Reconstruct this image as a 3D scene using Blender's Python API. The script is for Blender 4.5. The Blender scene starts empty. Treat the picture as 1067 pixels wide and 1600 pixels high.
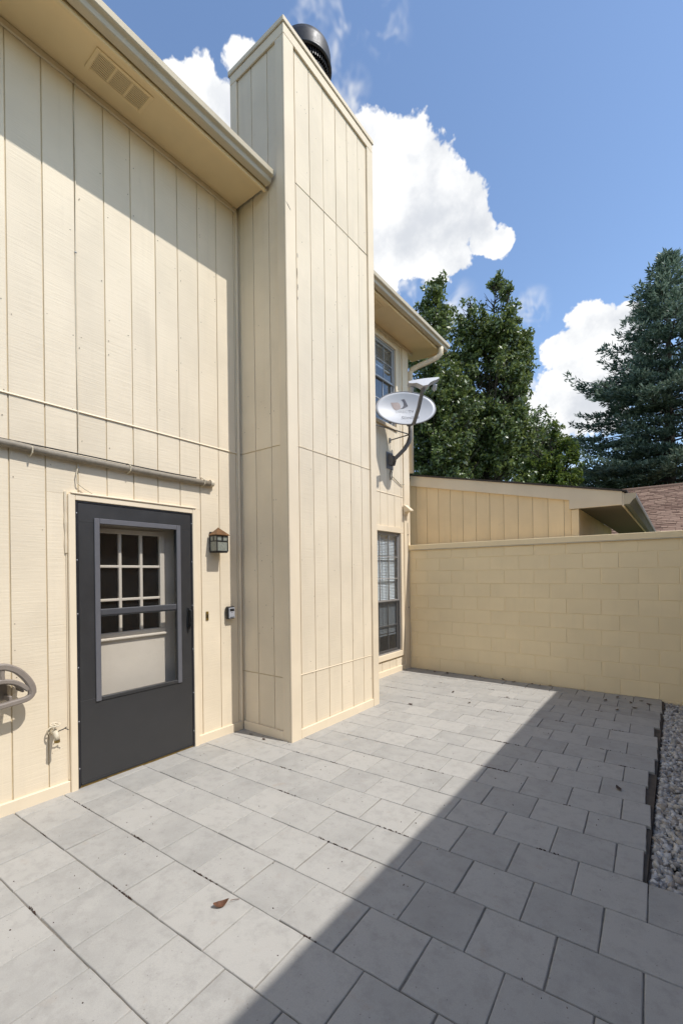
import bpy, math, random
import numpy as np
from mathutils import Vector, Matrix

random.seed(7)
rng = np.random.default_rng(11)
scene = bpy.context.scene
C = scene.collection
R = math.radians

# ------------------------------------------------------------------ camera
cam_d = bpy.data.cameras.new('camera')
cam = bpy.data.objects.new('camera', cam_d)
C.objects.link(cam)
cam_d.sensor_fit = 'VERTICAL'
cam_d.sensor_height = 36.0
cam_d.lens = 697.02 / 1600 * 36.0
cam_d.shift_x = (533.5 - 530.07) / 1600
cam_d.shift_y = (896.27 - 800) / 1600
cam_d.clip_start = 0.05
cam_d.clip_end = 900
yaw, pitch, roll = 0.6468, 0.0009, -0.0129
F_ = Vector((-math.sin(yaw) * math.cos(pitch), math.cos(yaw) * math.cos(pitch), math.sin(pitch)))
R_ = Vector((math.cos(yaw), math.sin(yaw), 0))
U_ = R_.cross(F_)
R2 = R_ * math.cos(roll) + U_ * math.sin(roll)
U2 = -R_ * math.sin(roll) + U_ * math.cos(roll)
m = Matrix.Identity(4)
for i in range(3):
    m[i][0], m[i][1], m[i][2] = R2[i], U2[i], -F_[i]
m[0][3], m[1][3], m[2][3] = 0.0, 0.0, 1.57
cam.matrix_world = m
scene.camera = cam

# ------------------------------------------------------------------ sun, sky, exposure
SUN_EL, SUN_AZ = R(55.4), math.atan2(0.558, 0.105)      # azimuth clockwise from +Y
SUN_DIR = Vector((math.sin(SUN_AZ) * math.cos(SUN_EL), math.cos(SUN_AZ) * math.cos(SUN_EL), math.sin(SUN_EL)))
sun_d = bpy.data.lights.new('sun', 'SUN')
sun_d.energy = 2.7
sun_d.angle = R(0.55)
sun_d.color = (1.0, 0.97, 0.93)
sun = bpy.data.objects.new('sun', sun_d)
C.objects.link(sun)
sun.rotation_euler = SUN_DIR.to_track_quat('Z', 'Y').to_euler()
scene.view_settings.view_transform = 'Standard'
scene.view_settings.look = 'None'
scene.view_settings.gamma = 1.0
scene.view_settings.use_curve_mapping = False
scene.view_settings.exposure = 0.62
scene.cycles.max_bounces = 7
scene.cycles.diffuse_bounces = 4
scene.cycles.glossy_bounces = 3
scene.cycles.transmission_bounces = 4
scene.cycles.transparent_max_bounces = 10
scene.cycles.caustics_reflective = False
scene.cycles.caustics_refractive = False

world = bpy.data.worlds.new('World')
scene.world = world
world.use_nodes = True
SKY_STRENGTH = 0.142

def build_world():
    nt = world.node_tree
    nt.nodes.clear()
    N, L = nt.nodes.new, nt.links.new
    out = N('ShaderNodeOutputWorld'); bg = N('ShaderNodeBackground')
    bg.inputs['Strength'].default_value = SKY_STRENGTH
    L(bg.outputs[0], out.inputs[0])
    sky = N('ShaderNodeTexSky'); sky.sky_type = 'NISHITA'; sky.sun_disc = False
    sky.sun_elevation = SUN_EL; sky.sun_rotation = SUN_AZ
    sky.air_density = 1.0; sky.dust_density = 0.35; sky.ozone_density = 2.3
    tc = N('ShaderNodeTexCoord')
    nrm = N('ShaderNodeVectorMath'); nrm.operation = 'NORMALIZE'
    L(tc.outputs['Generated'], nrm.inputs[0])
    def noise(scale, detail, rough, vec, w=0.0):
        n = N('ShaderNodeTexNoise'); n.noise_dimensions = '3D'
        n.inputs['Scale'].default_value = scale; n.inputs['Detail'].default_value = detail
        n.inputs['Roughness'].default_value = rough
        L(vec, n.inputs['Vector'])
        return n
    # warp the direction a little so outlines billow
    wn = noise(9.0, 1.5, 0.6, nrm.outputs[0])
    sub = N('ShaderNodeVectorMath'); sub.operation = 'SUBTRACT'; sub.inputs[1].default_value = (0.5, 0.5, 0.5)
    L(wn.outputs['Color'], sub.inputs[0])
    scl = N('ShaderNodeVectorMath'); scl.operation = 'SCALE'; scl.inputs['Scale'].default_value = 0.07
    L(sub.outputs[0], scl.inputs[0])
    add = N('ShaderNodeVectorMath'); add.operation = 'ADD'
    L(nrm.outputs[0], add.inputs[0]); L(scl.outputs[0], add.inputs[1])
    def field(blobs, vec):
        prev = None
        for az, el, r in blobs:
            a, e = R(az), R(el)
            d = N('ShaderNodeVectorMath'); d.operation = 'DISTANCE'
            d.inputs[1].default_value = (math.sin(a) * math.cos(e), math.cos(a) * math.cos(e), math.sin(e))
            L(vec, d.inputs[0])
            k = N('ShaderNodeMath'); k.operation = 'MULTIPLY_ADD'
            k.inputs[1].default_value = -1.0 / r; k.inputs[2].default_value = 1.0
            L(d.outputs['Value'], k.inputs[0])
            if prev is None:
                prev = k
            else:
                x = N('ShaderNodeMath'); x.operation = 'MAXIMUM'
                L(prev.outputs[0], x.inputs[0]); L(k.outputs[0], x.inputs[1])
                prev = x
        return prev.outputs[0]
    def math2(op, a, b, c=None):
        n = N('ShaderNodeMath'); n.operation = op
        for i, v in enumerate((a, b, c)):
            if v is None: continue
            if isinstance(v, (int, float)): n.inputs[i].default_value = v
            else: L(v, n.inputs[i])
        return n.outputs[0]
    def ramp(v, lo, hi):
        n = N('ShaderNodeMapRange'); n.interpolation_type = 'SMOOTHSTEP'
        n.inputs['From Min'].default_value = lo; n.inputs['From Max'].default_value = hi
        L(v, n.inputs['Value'])
        return n.outputs['Result']
    cum = [(-28.2, 42.7, .062), (-31.9, 42.7, .066), (-24.3, 40.3, .058), (-21.9, 37.8, .054), (-27.5, 38.2, .098),
           (-19.0, 35.6, .028), (-17.0, 34.6, .026), (-30.8, 35.3, .08), (-23.6, 34.6, .05), (-53.9, 46.2, .042),
           (-51.2, 44.6, .046), (-56.4, 47.0, .02), (-47.6, 47.7, .03), (-7.2, 25.1, .046), (-8.5, 22.7, .053),
           (-5.1, 21.4, .065), (-10.2, 19.9, .054), (-7.6, 18.1, .068), (-12.5, 18.3, .04), (-10.8, 23.5, .028), (-4.2, 25.2, .03), (-14.6, 18.5, .045), (-13.0, 16.0, .055)]
    wisp = [(-41.5, 51.6, .05), (-36.6, 50.9, .03), (-30.6, 51.1, .045), (-35.4, 47.0, .04), (-38.7, 49.2, .03),
            (-28.4, 32.3, .085), (-23.0, 28.8, .07), (-26.1, 30.3, .07), (-13.4, 27.9, .045), (-13.2, 21.7, .04),
            (-10.9, 14.6, .085), (-17.1, 14.6, .13)]
    # broken cumulus added round the unseen sky, enlarged to whiten the shade fill
    rr = random.Random(5)
    for k in range(9):
        az = 25 + k * 31 + rr.uniform(-7, 7); el = rr.uniform(14, 52)
        r0 = rr.uniform(.11, .17)
        cum += [(az, el, r0 * 1.3)]
        if k % 3 == 0: wisp += [(az - 9, el + 7, r0)]
    fine = noise(26.0, 3.6, 0.66, nrm.outputs[0])
    f1 = field(cum, add.outputs[0])
    d1 = math2('MULTIPLY_ADD', math2('SUBTRACT', fine.outputs['Fac'], 0.5), 1.25, f1)
    a1 = ramp(d1, 0.0, 0.17)
    thick = ramp(d1, 0.05, 0.75)
    wf = noise(15.0, 3.2, 0.7, add.outputs[0])
    f2 = field(wisp, add.outputs[0])
    d2 = math2('MULTIPLY', ramp(f2, 0.0, 0.7), ramp(wf.outputs['Fac'], 0.44, 0.72))
    a2 = math2('MULTIPLY', d2, 0.8)
    alpha = math2('MAXIMUM', a1, a2)
    # cloud brightness: bright crowns, slightly grey-blue thinner bellies
    body = wn
    lit = ramp(math2('MULTIPLY_ADD', fine.outputs['Fac'], 0.25, math2('MULTIPLY', body.outputs['Fac'], 0.75)), 0.36, 0.56)
    sep = N('ShaderNodeSeparateXYZ'); L(nrm.outputs[0], sep.inputs[0])
    lit2 = math2('MAXIMUM', lit, ramp(sep.outputs['Z'], 0.66, 0.80))
    mixc = N('ShaderNodeMix'); mixc.data_type = 'RGBA'
    mixc.inputs['A'].default_value = (3.35, 3.5, 3.75, 1); mixc.inputs['B'].default_value = (4.85, 4.88, 4.9, 1)
    L(lit2, mixc.inputs['Factor'])
    mixs = N('ShaderNodeMix'); mixs.data_type = 'RGBA'
    L(alpha, mixs.inputs['Factor']); L(sky.outputs[0], mixs.inputs['A']); L(mixc.outputs['Result'], mixs.inputs['B'])
    L(mixs.outputs['Result'], bg.inputs['Color'])
build_world()
world.cycles.sampling_method = 'MANUAL'
world.cycles.sample_map_resolution = 256

# ------------------------------------------------------------------ mesh helpers
class MB:
    def __init__(s): s.v, s.f = [], []
    def quadbox(s, P):          # 8 points: bottom ring, top ring
        b = len(s.v); s.v += [tuple(p) for p in P]
        s.f += [[b + i for i in q] for q in ((3, 2, 1, 0), (4, 5, 6, 7), (0, 1, 5, 4), (1, 2, 6, 5), (2, 3, 7, 6), (3, 0, 4, 7))]
        return s
    def box(s, x0, x1, y0, y1, z0, z1):
        return s.quadbox([(x0, y0, z0), (x1, y0, z0), (x1, y1, z0), (x0, y1, z0), (x0, y0, z1), (x1, y0, z1), (x1, y1, z1), (x0, y1, z1)])
    def cbox(s, x0, x1, y0, y1, z0, z1, c=0.003):      # box with chamfered edges
        X, Y, Z = (x0, x1), (y0, y1), (z0, z1)
        c = min(c, (x1 - x0) * .45, (y1 - y0) * .45, (z1 - z0) * .45)
        b = len(s.v); idx = {}
        for i in (0, 1):
            for j in (0, 1):
                for k in (0, 1):
                    sx, sy, sz = 1 - 2 * i, 1 - 2 * j, 1 - 2 * k
                    p = (X[i], Y[j], Z[k])
                    for a in range(3):
                        q = [p[0] + sx * c, p[1] + sy * c, p[2] + sz * c]; q[a] = p[a]
                        idx[i, j, k, a] = len(s.v); s.v.append(tuple(q))
        def face(l, ref):
            pts = [Vector(s.v[i]) for i in l]
            n = (pts[1] - pts[0]).cross(pts[2] - pts[0])
            s.f.append(l if n.dot(ref) > 0 else l[::-1])
        cen = Vector(((x0 + x1) / 2, (y0 + y1) / 2, (z0 + z1) / 2))
        def put(l):
            mid = sum((Vector(s.v[i]) for i in l), Vector()) / len(l)
            face(l, mid - cen)
        for a in range(3):
            o = [0, 1, 2]; o.remove(a)
            for e in (0, 1):
                l = []
                for (p, q) in ((0, 0), (1, 0), (1, 1), (0, 1)):
                    t = [0, 0, 0]; t[a] = e; t[o[0]] = p; t[o[1]] = q
                    l.append(idx[t[0], t[1], t[2], a])
                put(l)
            for p in (0, 1):            # edges running along axis a
                for q in (0, 1):
                    t0 = [0, 0, 0]; t0[o[0]] = p; t0[o[1]] = q; t1 = list(t0); t1[a] = 1
                    put([idx[(*t0, o[0])], idx[(*t0, o[1])], idx[(*t1, o[1])], idx[(*t1, o[0])]])
        for i in (0, 1):
            for j in (0, 1):
                for k in (0, 1): put([idx[i, j, k, 0], idx[i, j, k, 1], idx[i, j, k, 2]])
        return s
    def prism(s, pts, axis, a0, a1):
        """extrude a 2-D polygon along an axis ('x': pts=(y,z), 'y': pts=(x,z), 'z': pts=(x,y))"""
        def mk(p, a):
            return {'x': (a, p[0], p[1]), 'y': (p[0], a, p[1]), 'z': (p[0], p[1], a)}[axis]
        n = len(pts); b = len(s.v)
        s.v += [mk(p, a0) for p in pts] + [mk(p, a1) for p in pts]
        s.f += [list(range(b, b + n))[::-1], list(range(b + n, b + 2 * n))]
        for i in range(n):
            j = (i + 1) % n
            s.f.append([b + i, b + j, b + n + j, b + n + i])
        return s
    def tube(s, path, rad, seg=8, cap=True):
        P = [Vector(p) for p in path]; n = len(P)
        rr = rad if isinstance(rad, (list, tuple)) else [rad] * n
        b = len(s.v); up = None
        for i, p in enumerate(P):
            t = (P[min(i + 1, n - 1)] - P[max(i - 1, 0)]).normalized()
            if up is None:
                up = Vector((0, 0, 1)) if abs(t.z) < .9 else Vector((1, 0, 0))
            u = (up - t * up.dot(t))
            if u.length < 1e-4: u = Vector((1, 0, 0)) - t * t.x
            u.normalize(); w = t.cross(u); up = u
            for k in range(seg):
                a = 2 * math.pi * k / seg
                s.v.append(tuple(p + (u * math.cos(a) + w * math.sin(a)) * rr[i]))
        for i in range(n - 1):
            for k in range(seg):
                k2 = (k + 1) % seg
                s.f.append([b + i * seg + k, b + i * seg + k2, b + (i + 1) * seg + k2, b + (i + 1) * seg + k])
        if cap:
            s.f.append([b + k for k in range(seg)][::-1]); s.f.append([b + (n - 1) * seg + k for k in range(seg)])
        return s
    def lathe(s, prof, cx, cy, seg=32, z0=0.0):
        b = len(s.v); n = len(prof)
        for r, z in prof:
            for k in range(seg):
                a = 2 * math.pi * k / seg
                s.v.append((cx + r * math.cos(a), cy + r * math.sin(a), z0 + z))
        for i in range(n - 1):
            for k in range(seg):
                k2 = (k + 1) % seg
                s.f.append([b + i * seg + k, b + i * seg + k2, b + (i + 1) * seg + k2, b + (i + 1) * seg + k])
        return s
    def mesh(s, name):
        me = bpy.data.meshes.new(name)
        me.from_pydata(s.v, [], s.f); me.validate(); me.update()
        return me

WLOC = {}
def link(o, parent=None):
    C.objects.link(o)
    if parent is not None:
        o.parent = parent
        o.matrix_parent_inverse = Matrix.Translation(-WLOC.get(parent.name, Vector((0, 0, 0))))
    return o
def obj(name, mb, mat, parent=None, smooth=False):
    me = mb.mesh(name) if isinstance(mb, MB) else mb
    if mat is not None and not me.materials: me.materials.append(mat)
    if smooth:
        for p in me.polygons: p.use_smooth = True
    return link(bpy.data.objects.new(name, me), parent)
def tag(o, label=None, cat=None, group=None, kind=None):
    if label: o['label'] = label
    if cat: o['category'] = cat
    if group: o['group'] = group
    if kind: o['kind'] = kind
    return o
def thing(name, loc, label, cat, group=None):
    o = bpy.data.objects.new(name, None); C.objects.link(o)
    o.location = loc; o.empty_display_size = .1
    WLOC[o.name] = Vector(loc)
    return tag(o, label, cat, group)

# ------------------------------------------------------------------ materials
def new_mat(name):
    mt = bpy.data.materials.new(name); mt.use_nodes = True
    nt = mt.node_tree; b = nt.nodes['Principled BSDF']
    return mt, nt, b
def nnode(nt, t, **kw):
    n = nt.nodes.new(t)
    for k, v in kw.items():
        if k in n.inputs: n.inputs[k].default_value = v
        else: setattr(n, k, v)
    return n
def wpos(nt, scale=(1, 1, 1), rnd=True):
    """object-space position scaled, shifted by the object's random so shared meshes differ"""
    tc = nnode(nt, 'ShaderNodeTexCoord')
    mp = nnode(nt, 'ShaderNodeMapping'); mp.inputs['Scale'].default_value = scale
    nt.links.new(tc.outputs['Object'], mp.inputs['Vector'])
    if rnd:
        oi = nnode(nt, 'ShaderNodeObjectInfo')
        ml = nnode(nt, 'ShaderNodeMath', operation='MULTIPLY'); ml.inputs[1].default_value = 37.0
        nt.links.new(oi.outputs['Random'], ml.inputs[0]); nt.links.new(ml.outputs[0], mp.inputs['Location'])
    return mp.outputs['Vector']
def mix_col(nt, fac, a, b):
    n = nnode(nt, 'ShaderNodeMix', data_type='RGBA')
    for key, v in (('Factor', fac), ('A', a), ('B', b)):
        if isinstance(v, (tuple, list)): n.inputs[key].default_value = (*v, 1) if len(v) == 3 else v
        elif isinstance(v, (int, float)): n.inputs[key].default_value = v
        else: nt.links.new(v, n.inputs[key])
    return n.outputs['Result']
def rampn(nt, v, lo, hi, a=0.0, b=1.0):
    n = nnode(nt, 'ShaderNodeMapRange')
    n.inputs['From Min'].default_value = lo; n.inputs['From Max'].default_value = hi
    n.inputs['To Min'].default_value = a; n.inputs['To Max'].default_value = b
    nt.links.new(v, n.inputs['Value'])
    return n.outputs['Result']
def noisen(nt, vec, scale, detail=4, rough=.55):
    n = nnode(nt, 'ShaderNodeTexNoise'); n.inputs['Scale'].default_value = scale
    n.inputs['Detail'].default_value = detail; n.inputs['Roughness'].default_value = rough
    nt.links.new(vec, n.inputs['Vector'])
    return n.outputs['Fac']
def bump(nt, b, h, strength=.3, dist=.002, prev=None):
    n = nnode(nt, 'ShaderNodeBump'); n.inputs['Strength'].default_value = strength; n.inputs['Distance'].default_value = dist
    nt.links.new(h, n.inputs['Height'])
    if prev is not None: nt.links.new(prev, n.inputs['Normal'])
    nt.links.new(n.outputs[0], b.inputs['Normal'])
    return n.outputs[0]
def paint(name, col, rough=.6, grain=(3, 3, 90), gs=.5, dist=.0025, var=.05, dirt=(.5, .42, .3), dirt_amt=.26, fine=160, orand=.03):
    mt, nt, b = new_mat(name)
    v = wpos(nt, (1, 1, 1))
    oi = nnode(nt, 'ShaderNodeObjectInfo')
    big = noisen(nt, v, 1.7, 3); med = noisen(nt, v, 9, 6, .7)
    c0 = mix_col(nt, rampn(nt, big, .35, .65), tuple(x * (1 - var) for x in col), tuple(min(1, x * (1 + var)) for x in col))
    c1 = mix_col(nt, rampn(nt, med, .62, .8, 0, dirt_amt), c0, dirt)
    sv = wpos(nt, (9, 9, .55)); stk = noisen(nt, sv, 1.0, 4, .6)
    c1 = mix_col(nt, rampn(nt, stk, .55, .78, 0, dirt_amt * .9), c1, tuple(x * .72 for x in col))
    hv = nnode(nt, 'ShaderNodeHueSaturation')
    nt.links.new(c1, hv.inputs['Color']); nt.links.new(rampn(nt, oi.outputs['Random'], 0, 1, 1 - orand, 1 + orand), hv.inputs['Value'])
    nt.links.new(hv.outputs[0], b.inputs['Base Color'])
    b.inputs['Roughness'].default_value = rough
    b.inputs['Specular IOR Level'].default_value = .3
    gv = wpos(nt, grain)
    g1 = noisen(nt, gv, 1.0, 5, .6)
    n1 = bump(nt, b, g1, gs, dist)
    g2 = noisen(nt, v, fine, 3, .6)
    bump(nt, b, g2, .25, .0008, n1)
    return mt
def plain(name, col, rough=.5, metal=0.0, var=.08, nscale=30, bs=.15, spec=.5):
    mt, nt, b = new_mat(name)
    v = wpos(nt)
    nz = noisen(nt, v, nscale, 5, .65)
    nt.links.new(mix_col(nt, rampn(nt, nz, .3, .7), tuple(x * (1 - var) for x in col), tuple(min(1, x * (1 + var)) for x in col)), b.inputs['Base Color'])
    b.inputs['Metallic'].default_value = metal
    b.inputs['Specular IOR Level'].default_value = spec
    nt.links.new(rampn(nt, nz, .3, .7, max(.02, rough - .07), min(1, rough + .07)), b.inputs['Roughness'])
    if bs: bump(nt, b, nz, bs, .001)
    return mt
def glass(name, tint=(1, 1, 1), refl=1.0, ior=1.5, rough=0.005):
    mt = bpy.data.materials.new(name); mt.use_nodes = True
    nt = mt.node_tree; nt.nodes.clear()
    out = nnode(nt, 'ShaderNodeOutputMaterial'); mx = nnode(nt, 'ShaderNodeMixShader')
    tr = nnode(nt, 'ShaderNodeBsdfTransparent'); tr.inputs[0].default_value = (*tint, 1)
    gl = nnode(nt, 'ShaderNodeBsdfGlossy'); gl.inputs['Roughness'].default_value = rough
    lw = nnode(nt, 'ShaderNodeLayerWeight'); lw.inputs['Blend'].default_value = .5
    p5 = nnode(nt, 'ShaderNodeMath', operation='POWER'); p5.inputs[1].default_value = 4.5; nt.links.new(lw.outputs['Facing'], p5.inputs[0])
    fr = nnode(nt, 'ShaderNodeMath', operation='MULTIPLY_ADD'); fr.inputs[1].default_value = .9; fr.inputs[2].default_value = .05; nt.links.new(p5.outputs[0], fr.inputs[0])
    v = wpos(nt, (1, 1, 1)); nz = noisen(nt, v, 2.5, 2)
    bp = nnode(nt, 'ShaderNodeBump'); bp.inputs['Strength'].default_value = .04; bp.inputs['Distance'].default_value = .01
    nt.links.new(nz, bp.inputs['Height']); nt.links.new(bp.outputs[0], gl.inputs['Normal'])
    ml = nnode(nt, 'ShaderNodeMath', operation='MULTIPLY'); ml.inputs[1].default_value = refl
    nt.links.new(fr.outputs[0], ml.inputs[0]); nt.links.new(ml.outputs[0], mx.inputs[0])
    nt.links.new(tr.outputs[0], mx.inputs[1]); nt.links.new(gl.outputs[0], mx.inputs[2]); nt.links.new(mx.outputs[0], out.inputs[0])
    return mt
def leaf_mat(name, dark, light, trans=.35, gloss=.3):
    mt = bpy.data.materials.new(name); mt.use_nodes = True
    nt = mt.node_tree; b = nt.nodes['Principled BSDF']; out = nt.nodes['Material Output']
    ge = nnode(nt, 'ShaderNodeNewGeometry')
    col = mix_col(nt, ge.outputs['Random Per Island'], dark, light)
    nt.links.new(col, b.inputs['Base Color']); b.inputs['Roughness'].default_value = .42
    b.inputs['Specular IOR Level'].default_value = gloss
    tl = nnode(nt, 'ShaderNodeBsdfTranslucent')
    hs = nnode(nt, 'ShaderNodeHueSaturation'); hs.inputs['Value'].default_value = 1.5; hs.inputs['Hue'].default_value = .48
    nt.links.new(col, hs.inputs['Color']); nt.links.new(hs.outputs[0], tl.inputs[0])
    mx = nnode(nt, 'ShaderNodeMixShader'); mx.inputs[0].default_value = trans
    nt.links.new(b.outputs[0], mx.inputs[1]); nt.links.new(tl.outputs[0], mx.inputs[2]); nt.links.new(mx.outputs[0], out.inputs[0])
    return mt

CREAM = (.765, .655, .488)
M = {}
M['siding'] = paint('siding_paint', CREAM, grain=(40, 3.0, 75), gs=.55, dist=.0035)
M['siding_gable'] = paint('siding_paint_gable', (.86, .67, .41), grain=(3.0, 40, 75), gs=.5, dist=.003)
M['trim'] = paint('trim_paint', (.78, .66, .485), grain=(8, 8, 8), gs=.2, dist=.002, dirt_amt=.12)
M['soffit'] = paint('soffit_paint', (.89, .69, .40), grain=(6, 6, 6), gs=.15, dist=.002, dirt_amt=.1)
M['dull_soffit'] = plain('shaded_soffit', (.15, .125, .095), .8)  # shade under the garage eave, put into the base colour
M['low_bounce_brown'] = plain('low_bounce_brown_siding', (.24, .17, .11), .8)  # brown picked to cut the light this unseen wall bounces
M['block'] = paint('block_paint', (.91, .745, .47), rough=.75, grain=(25, 25, 25), gs=.6, dist=.004, var=.03, dirt_amt=.2, fine=90, orand=.012)
M['gutter'] = paint('gutter_paint', (.58, .495, .355), rough=.4, grain=(5, 5, 5), gs=.1, dist=.001, dirt_amt=.25)
M['groove'] = plain('groove_shade_backing', (.60, .49, .31), .8)  # darker than the siding paint: groove shade put into the colour
M['charcoal'] = plain('charcoal_enamel', (.038, .037, .037), .38, var=.06, nscale=6, bs=.05)
M['grey_frame'] = plain('grey_aluminium_frame', (.13, .128, .138), .4, var=.04, bs=.03)
M['frame_black'] = plain('blue_black_frame', (.016, .016, .020), .4, var=.1, bs=.03)
M['shaded_gutter'] = plain('shade_dark_gutter', (.17, .16, .145), .5, var=.2, nscale=8)  # shadow on the garage gutter painted in as a dark base colour
M['mid_grey'] = plain('dark_grey_rail', (.07, .07, .075), .4, var=.06, bs=.03)
M['black'] = plain('black_metal', (.012, .012, .013), .42)
M['rubber'] = plain('dark_gasket', (.02, .02, .02), .7)
M['inner_door'] = plain('inner_door_paint', (.76, .70, .61), .45, var=.03, nscale=5, bs=.03)
M['dark_glass'] = plain('dark_pane', (.010, .011, .012), .07, var=.3, nscale=4, bs=.0)
M['interior'] = plain('dim_interior', (.05, .05, .05), .9)
M['glass'] = glass('clear_glass', (.97, .965, .955), 1.0)
M['win_glass'] = glass('window_glass', (.95, .97, .98), 1.3)
M['alu_white'] = plain('aluminium_sash', (.42, .43, .44), .4, var=.05)
M['bronze_sash'] = plain('weathered_grey_sash', (.30, .28, .26), .5, var=.1)
M['blind'] = plain('white_blind', (.84, .87, .89), .5, var=.03)
M['copper'] = plain('rusted_copper', (.17, .085, .035), .5, metal=.3, var=.35, nscale=22)
M['steel'] = plain('galvanised_steel', (.40, .41, .43), .38, metal=.6, var=.15)
M['flue_black'] = plain('black_flue', (.013, .012, .012), .5, var=.2)
M['rust'] = plain('rusty_collar', (.10, .062, .04), .7, var=.35, nscale=14)
M['frosted'] = plain('seeded_lantern_glass', (.24, .25, .21), .25, var=.15, nscale=60)
M['conduit'] = plain('weathered_conduit', (.235, .20, .15), .6, var=.22, nscale=40)
M['plastic_taupe'] = plain('taupe_plastic', (.25, .21, .175), .5, var=.05)
M['dish_white'] = plain('dish_enamel', (.47, .48, .505), .45, var=.03, nscale=4, bs=.02)
M['dish_grey'] = plain('mast_grey', (.15, .145, .145), .5, var=.08)
M['logo_dark'] = plain('logo_dark_grey', (.11, .11, .13), .6)
M['logo_tan'] = plain('logo_faded_tan', (.36, .29, .27), .6)
M['letter_faded'] = plain('faded_lettering', (.34, .34, .36), .6)
M['brass'] = plain('aged_brass', (.30, .20, .06), .4, metal=.7, var=.3)
M['silver'] = plain('lockbox_silver', (.42, .43, .46), .4, metal=.2)
M['cable'] = plain('cream_cable', (.62, .54, .40), .6)
M['black_cable'] = plain('black_cable', (.02, .02, .02), .6)
M['wood_dark'] = plain('damp_timber', (.09, .065, .045), .85, var=.35, nscale=18)
M['soil'] = plain('soil', (.085, .068, .052), .95, var=.4, nscale=12, bs=.5)
M['joint_sand'] = plain('joint_sand', (.19, .17, .14), .95, var=.35, nscale=40, bs=.4)
M['roof_dark'] = plain('asphalt_shingle', (.06, .05, .045), .9, var=.3, nscale=60, bs=.4)
M['bark'] = plain('bark', (.07, .055, .043), .9, var=.3, nscale=14, bs=.6)
M['dead_leaf'] = plain('dead_leaf', (.12, .05, .024), .65, var=.45, nscale=45)
M['dead_scrap'] = plain('dark_leaf_scrap', (.055, .030, .020), .75, var=.4, nscale=45)
M['nail'] = plain('painted_nail', (.30, .25, .18), .6)
M['leaf'] = leaf_mat('pear_leaf', (.030, .060, .015), (.20, .265, .075), .28, .9)
M['leaf_light'] = leaf_mat('light_leaf', (.055, .10, .016), (.16, .22, .045), .38, .5)
M['needle'] = leaf_mat('spruce_needle', (.042, .078, .052), (.26, .335, .25), .2, .3)

def paver_mat():
    mt, nt, b = new_mat('concrete_paver')
    v = wpos(nt)
    oi = nnode(nt, 'ShaderNodeObjectInfo')
    base = mix_col(nt, oi.outputs['Random'], (.335, .322, .293), (.455, .432, .387))
    cloud = noisen(nt, v, 4.5, 5, .6)
    c1 = mix_col(nt, rampn(nt, cloud, .32, .70, 0, .8), base, (.46, .44, .398))
    dk = noisen(nt, v, 13, 6, .72)
    c1 = mix_col(nt, rampn(nt, dk, .48, .72, 0, .5), c1, (.265, .25, .225))
    st = noisen(nt, v, 7, 4, .6)
    c2 = mix_col(nt, rampn(nt, st, .64, .8, 0, .45), c1, (.36, .27, .19))
    vo = nnode(nt, 'ShaderNodeTexVoronoi'); vo.inputs['Scale'].default_value = 48
    nt.links.new(v, vo.inputs['Vector'])
    pit = rampn(nt, vo.outputs['Distance'], .05, .16, 1, 0)
    gate = noisen(nt, v, 60, 2)
    pg = nnode(nt, 'ShaderNodeMath', operation='MULTIPLY'); nt.links.new(pit, pg.inputs[0]); nt.links.new(rampn(nt, gate, .52, .6), pg.inputs[1])
    c3 = mix_col(nt, rampn(nt, pg.outputs[0], 0, 1, 0, .8), c2, (.11, .10, .095))
    gr = noisen(nt, v, 240, 3, .7)
    c4 = mix_col(nt, rampn(nt, gr, .3, .7, 0, .34), c3, (.235, .228, .22))
    nt.links.new(c4, b.inputs['Base Color'])
    b.inputs['Roughness'].default_value = .82; b.inputs['Specular IOR Level'].default_value = .25
    n1 = bump(nt, b, gr, .35, .0012)
    bump(nt, b, cloud, .2, .003, n1)
    return mt
M['paver'] = paver_mat()
def stone_mat():
    mt, nt, b = new_mat('river_gravel')
    ge = nnode(nt, 'ShaderNodeNewGeometry')
    cr = nnode(nt, 'ShaderNodeValToRGB'); nt.links.new(ge.outputs['Random Per Island'], cr.inputs[0])
    e = cr.color_ramp.elements; e[0].color = (.17, .155, .14, 1); e[1].color = (.66, .64, .60, 1)
    for p, c in ((.2, (.42, .41, .40, 1)), (.4, (.36, .30, .23, 1)), (.55, (.58, .56, .53, 1)), (.75, (.47, .42, .34, 1))):
        x = e.new(p); x.color = c
    v = wpos(nt, rnd=False); nz = noisen(nt, v, 70, 5, .65)
    nt.links.new(mix_col(nt, rampn(nt, nz, .45, .75, 0, .45), cr.outputs[0], (.2, .18, .16)), b.inputs['Base Color'])
    b.inputs['Roughness'].default_value = .8
    bump(nt, b, nz, .3, .002)
    return mt
M['stone'] = stone_mat()
def grass_mat():
    mt, nt, b = new_mat('lawn')
    v = wpos(nt, rnd=False); a = noisen(nt, v, .5, 6, .7); g = noisen(nt, v, 25, 4, .7)
    c = mix_col(nt, a, (.035, .06, .018), (.085, .11, .035))
    nt.links.new(mix_col(nt, rampn(nt, g, .3, .7, 0, .5), c, (.03, .045, .015)), b.inputs['Base Color'])
    b.inputs['Roughness'].default_value = .95
    bump(nt, b, g, .6, .03)
    return mt
M['lawn'] = grass_mat()
def shingle_mat():
    mt, nt, b = new_mat('brown_shingle')
    ge = nnode(nt, 'ShaderNodeNewGeometry')
    v = wpos(nt, rnd=False); g = noisen(nt, v, 40, 4, .7)
    c = mix_col(nt, ge.outputs['Random Per Island'], (.165, .09, .058), (.345, .225, .155))
    nt.links.new(mix_col(nt, rampn(nt, g, .3, .7, 0, .5), c, (.10, .055, .04)), b.inputs['Base Color'])
    b.inputs['Roughness'].default_value = .9
    return mt
M['shingle'] = shingle_mat()

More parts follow.
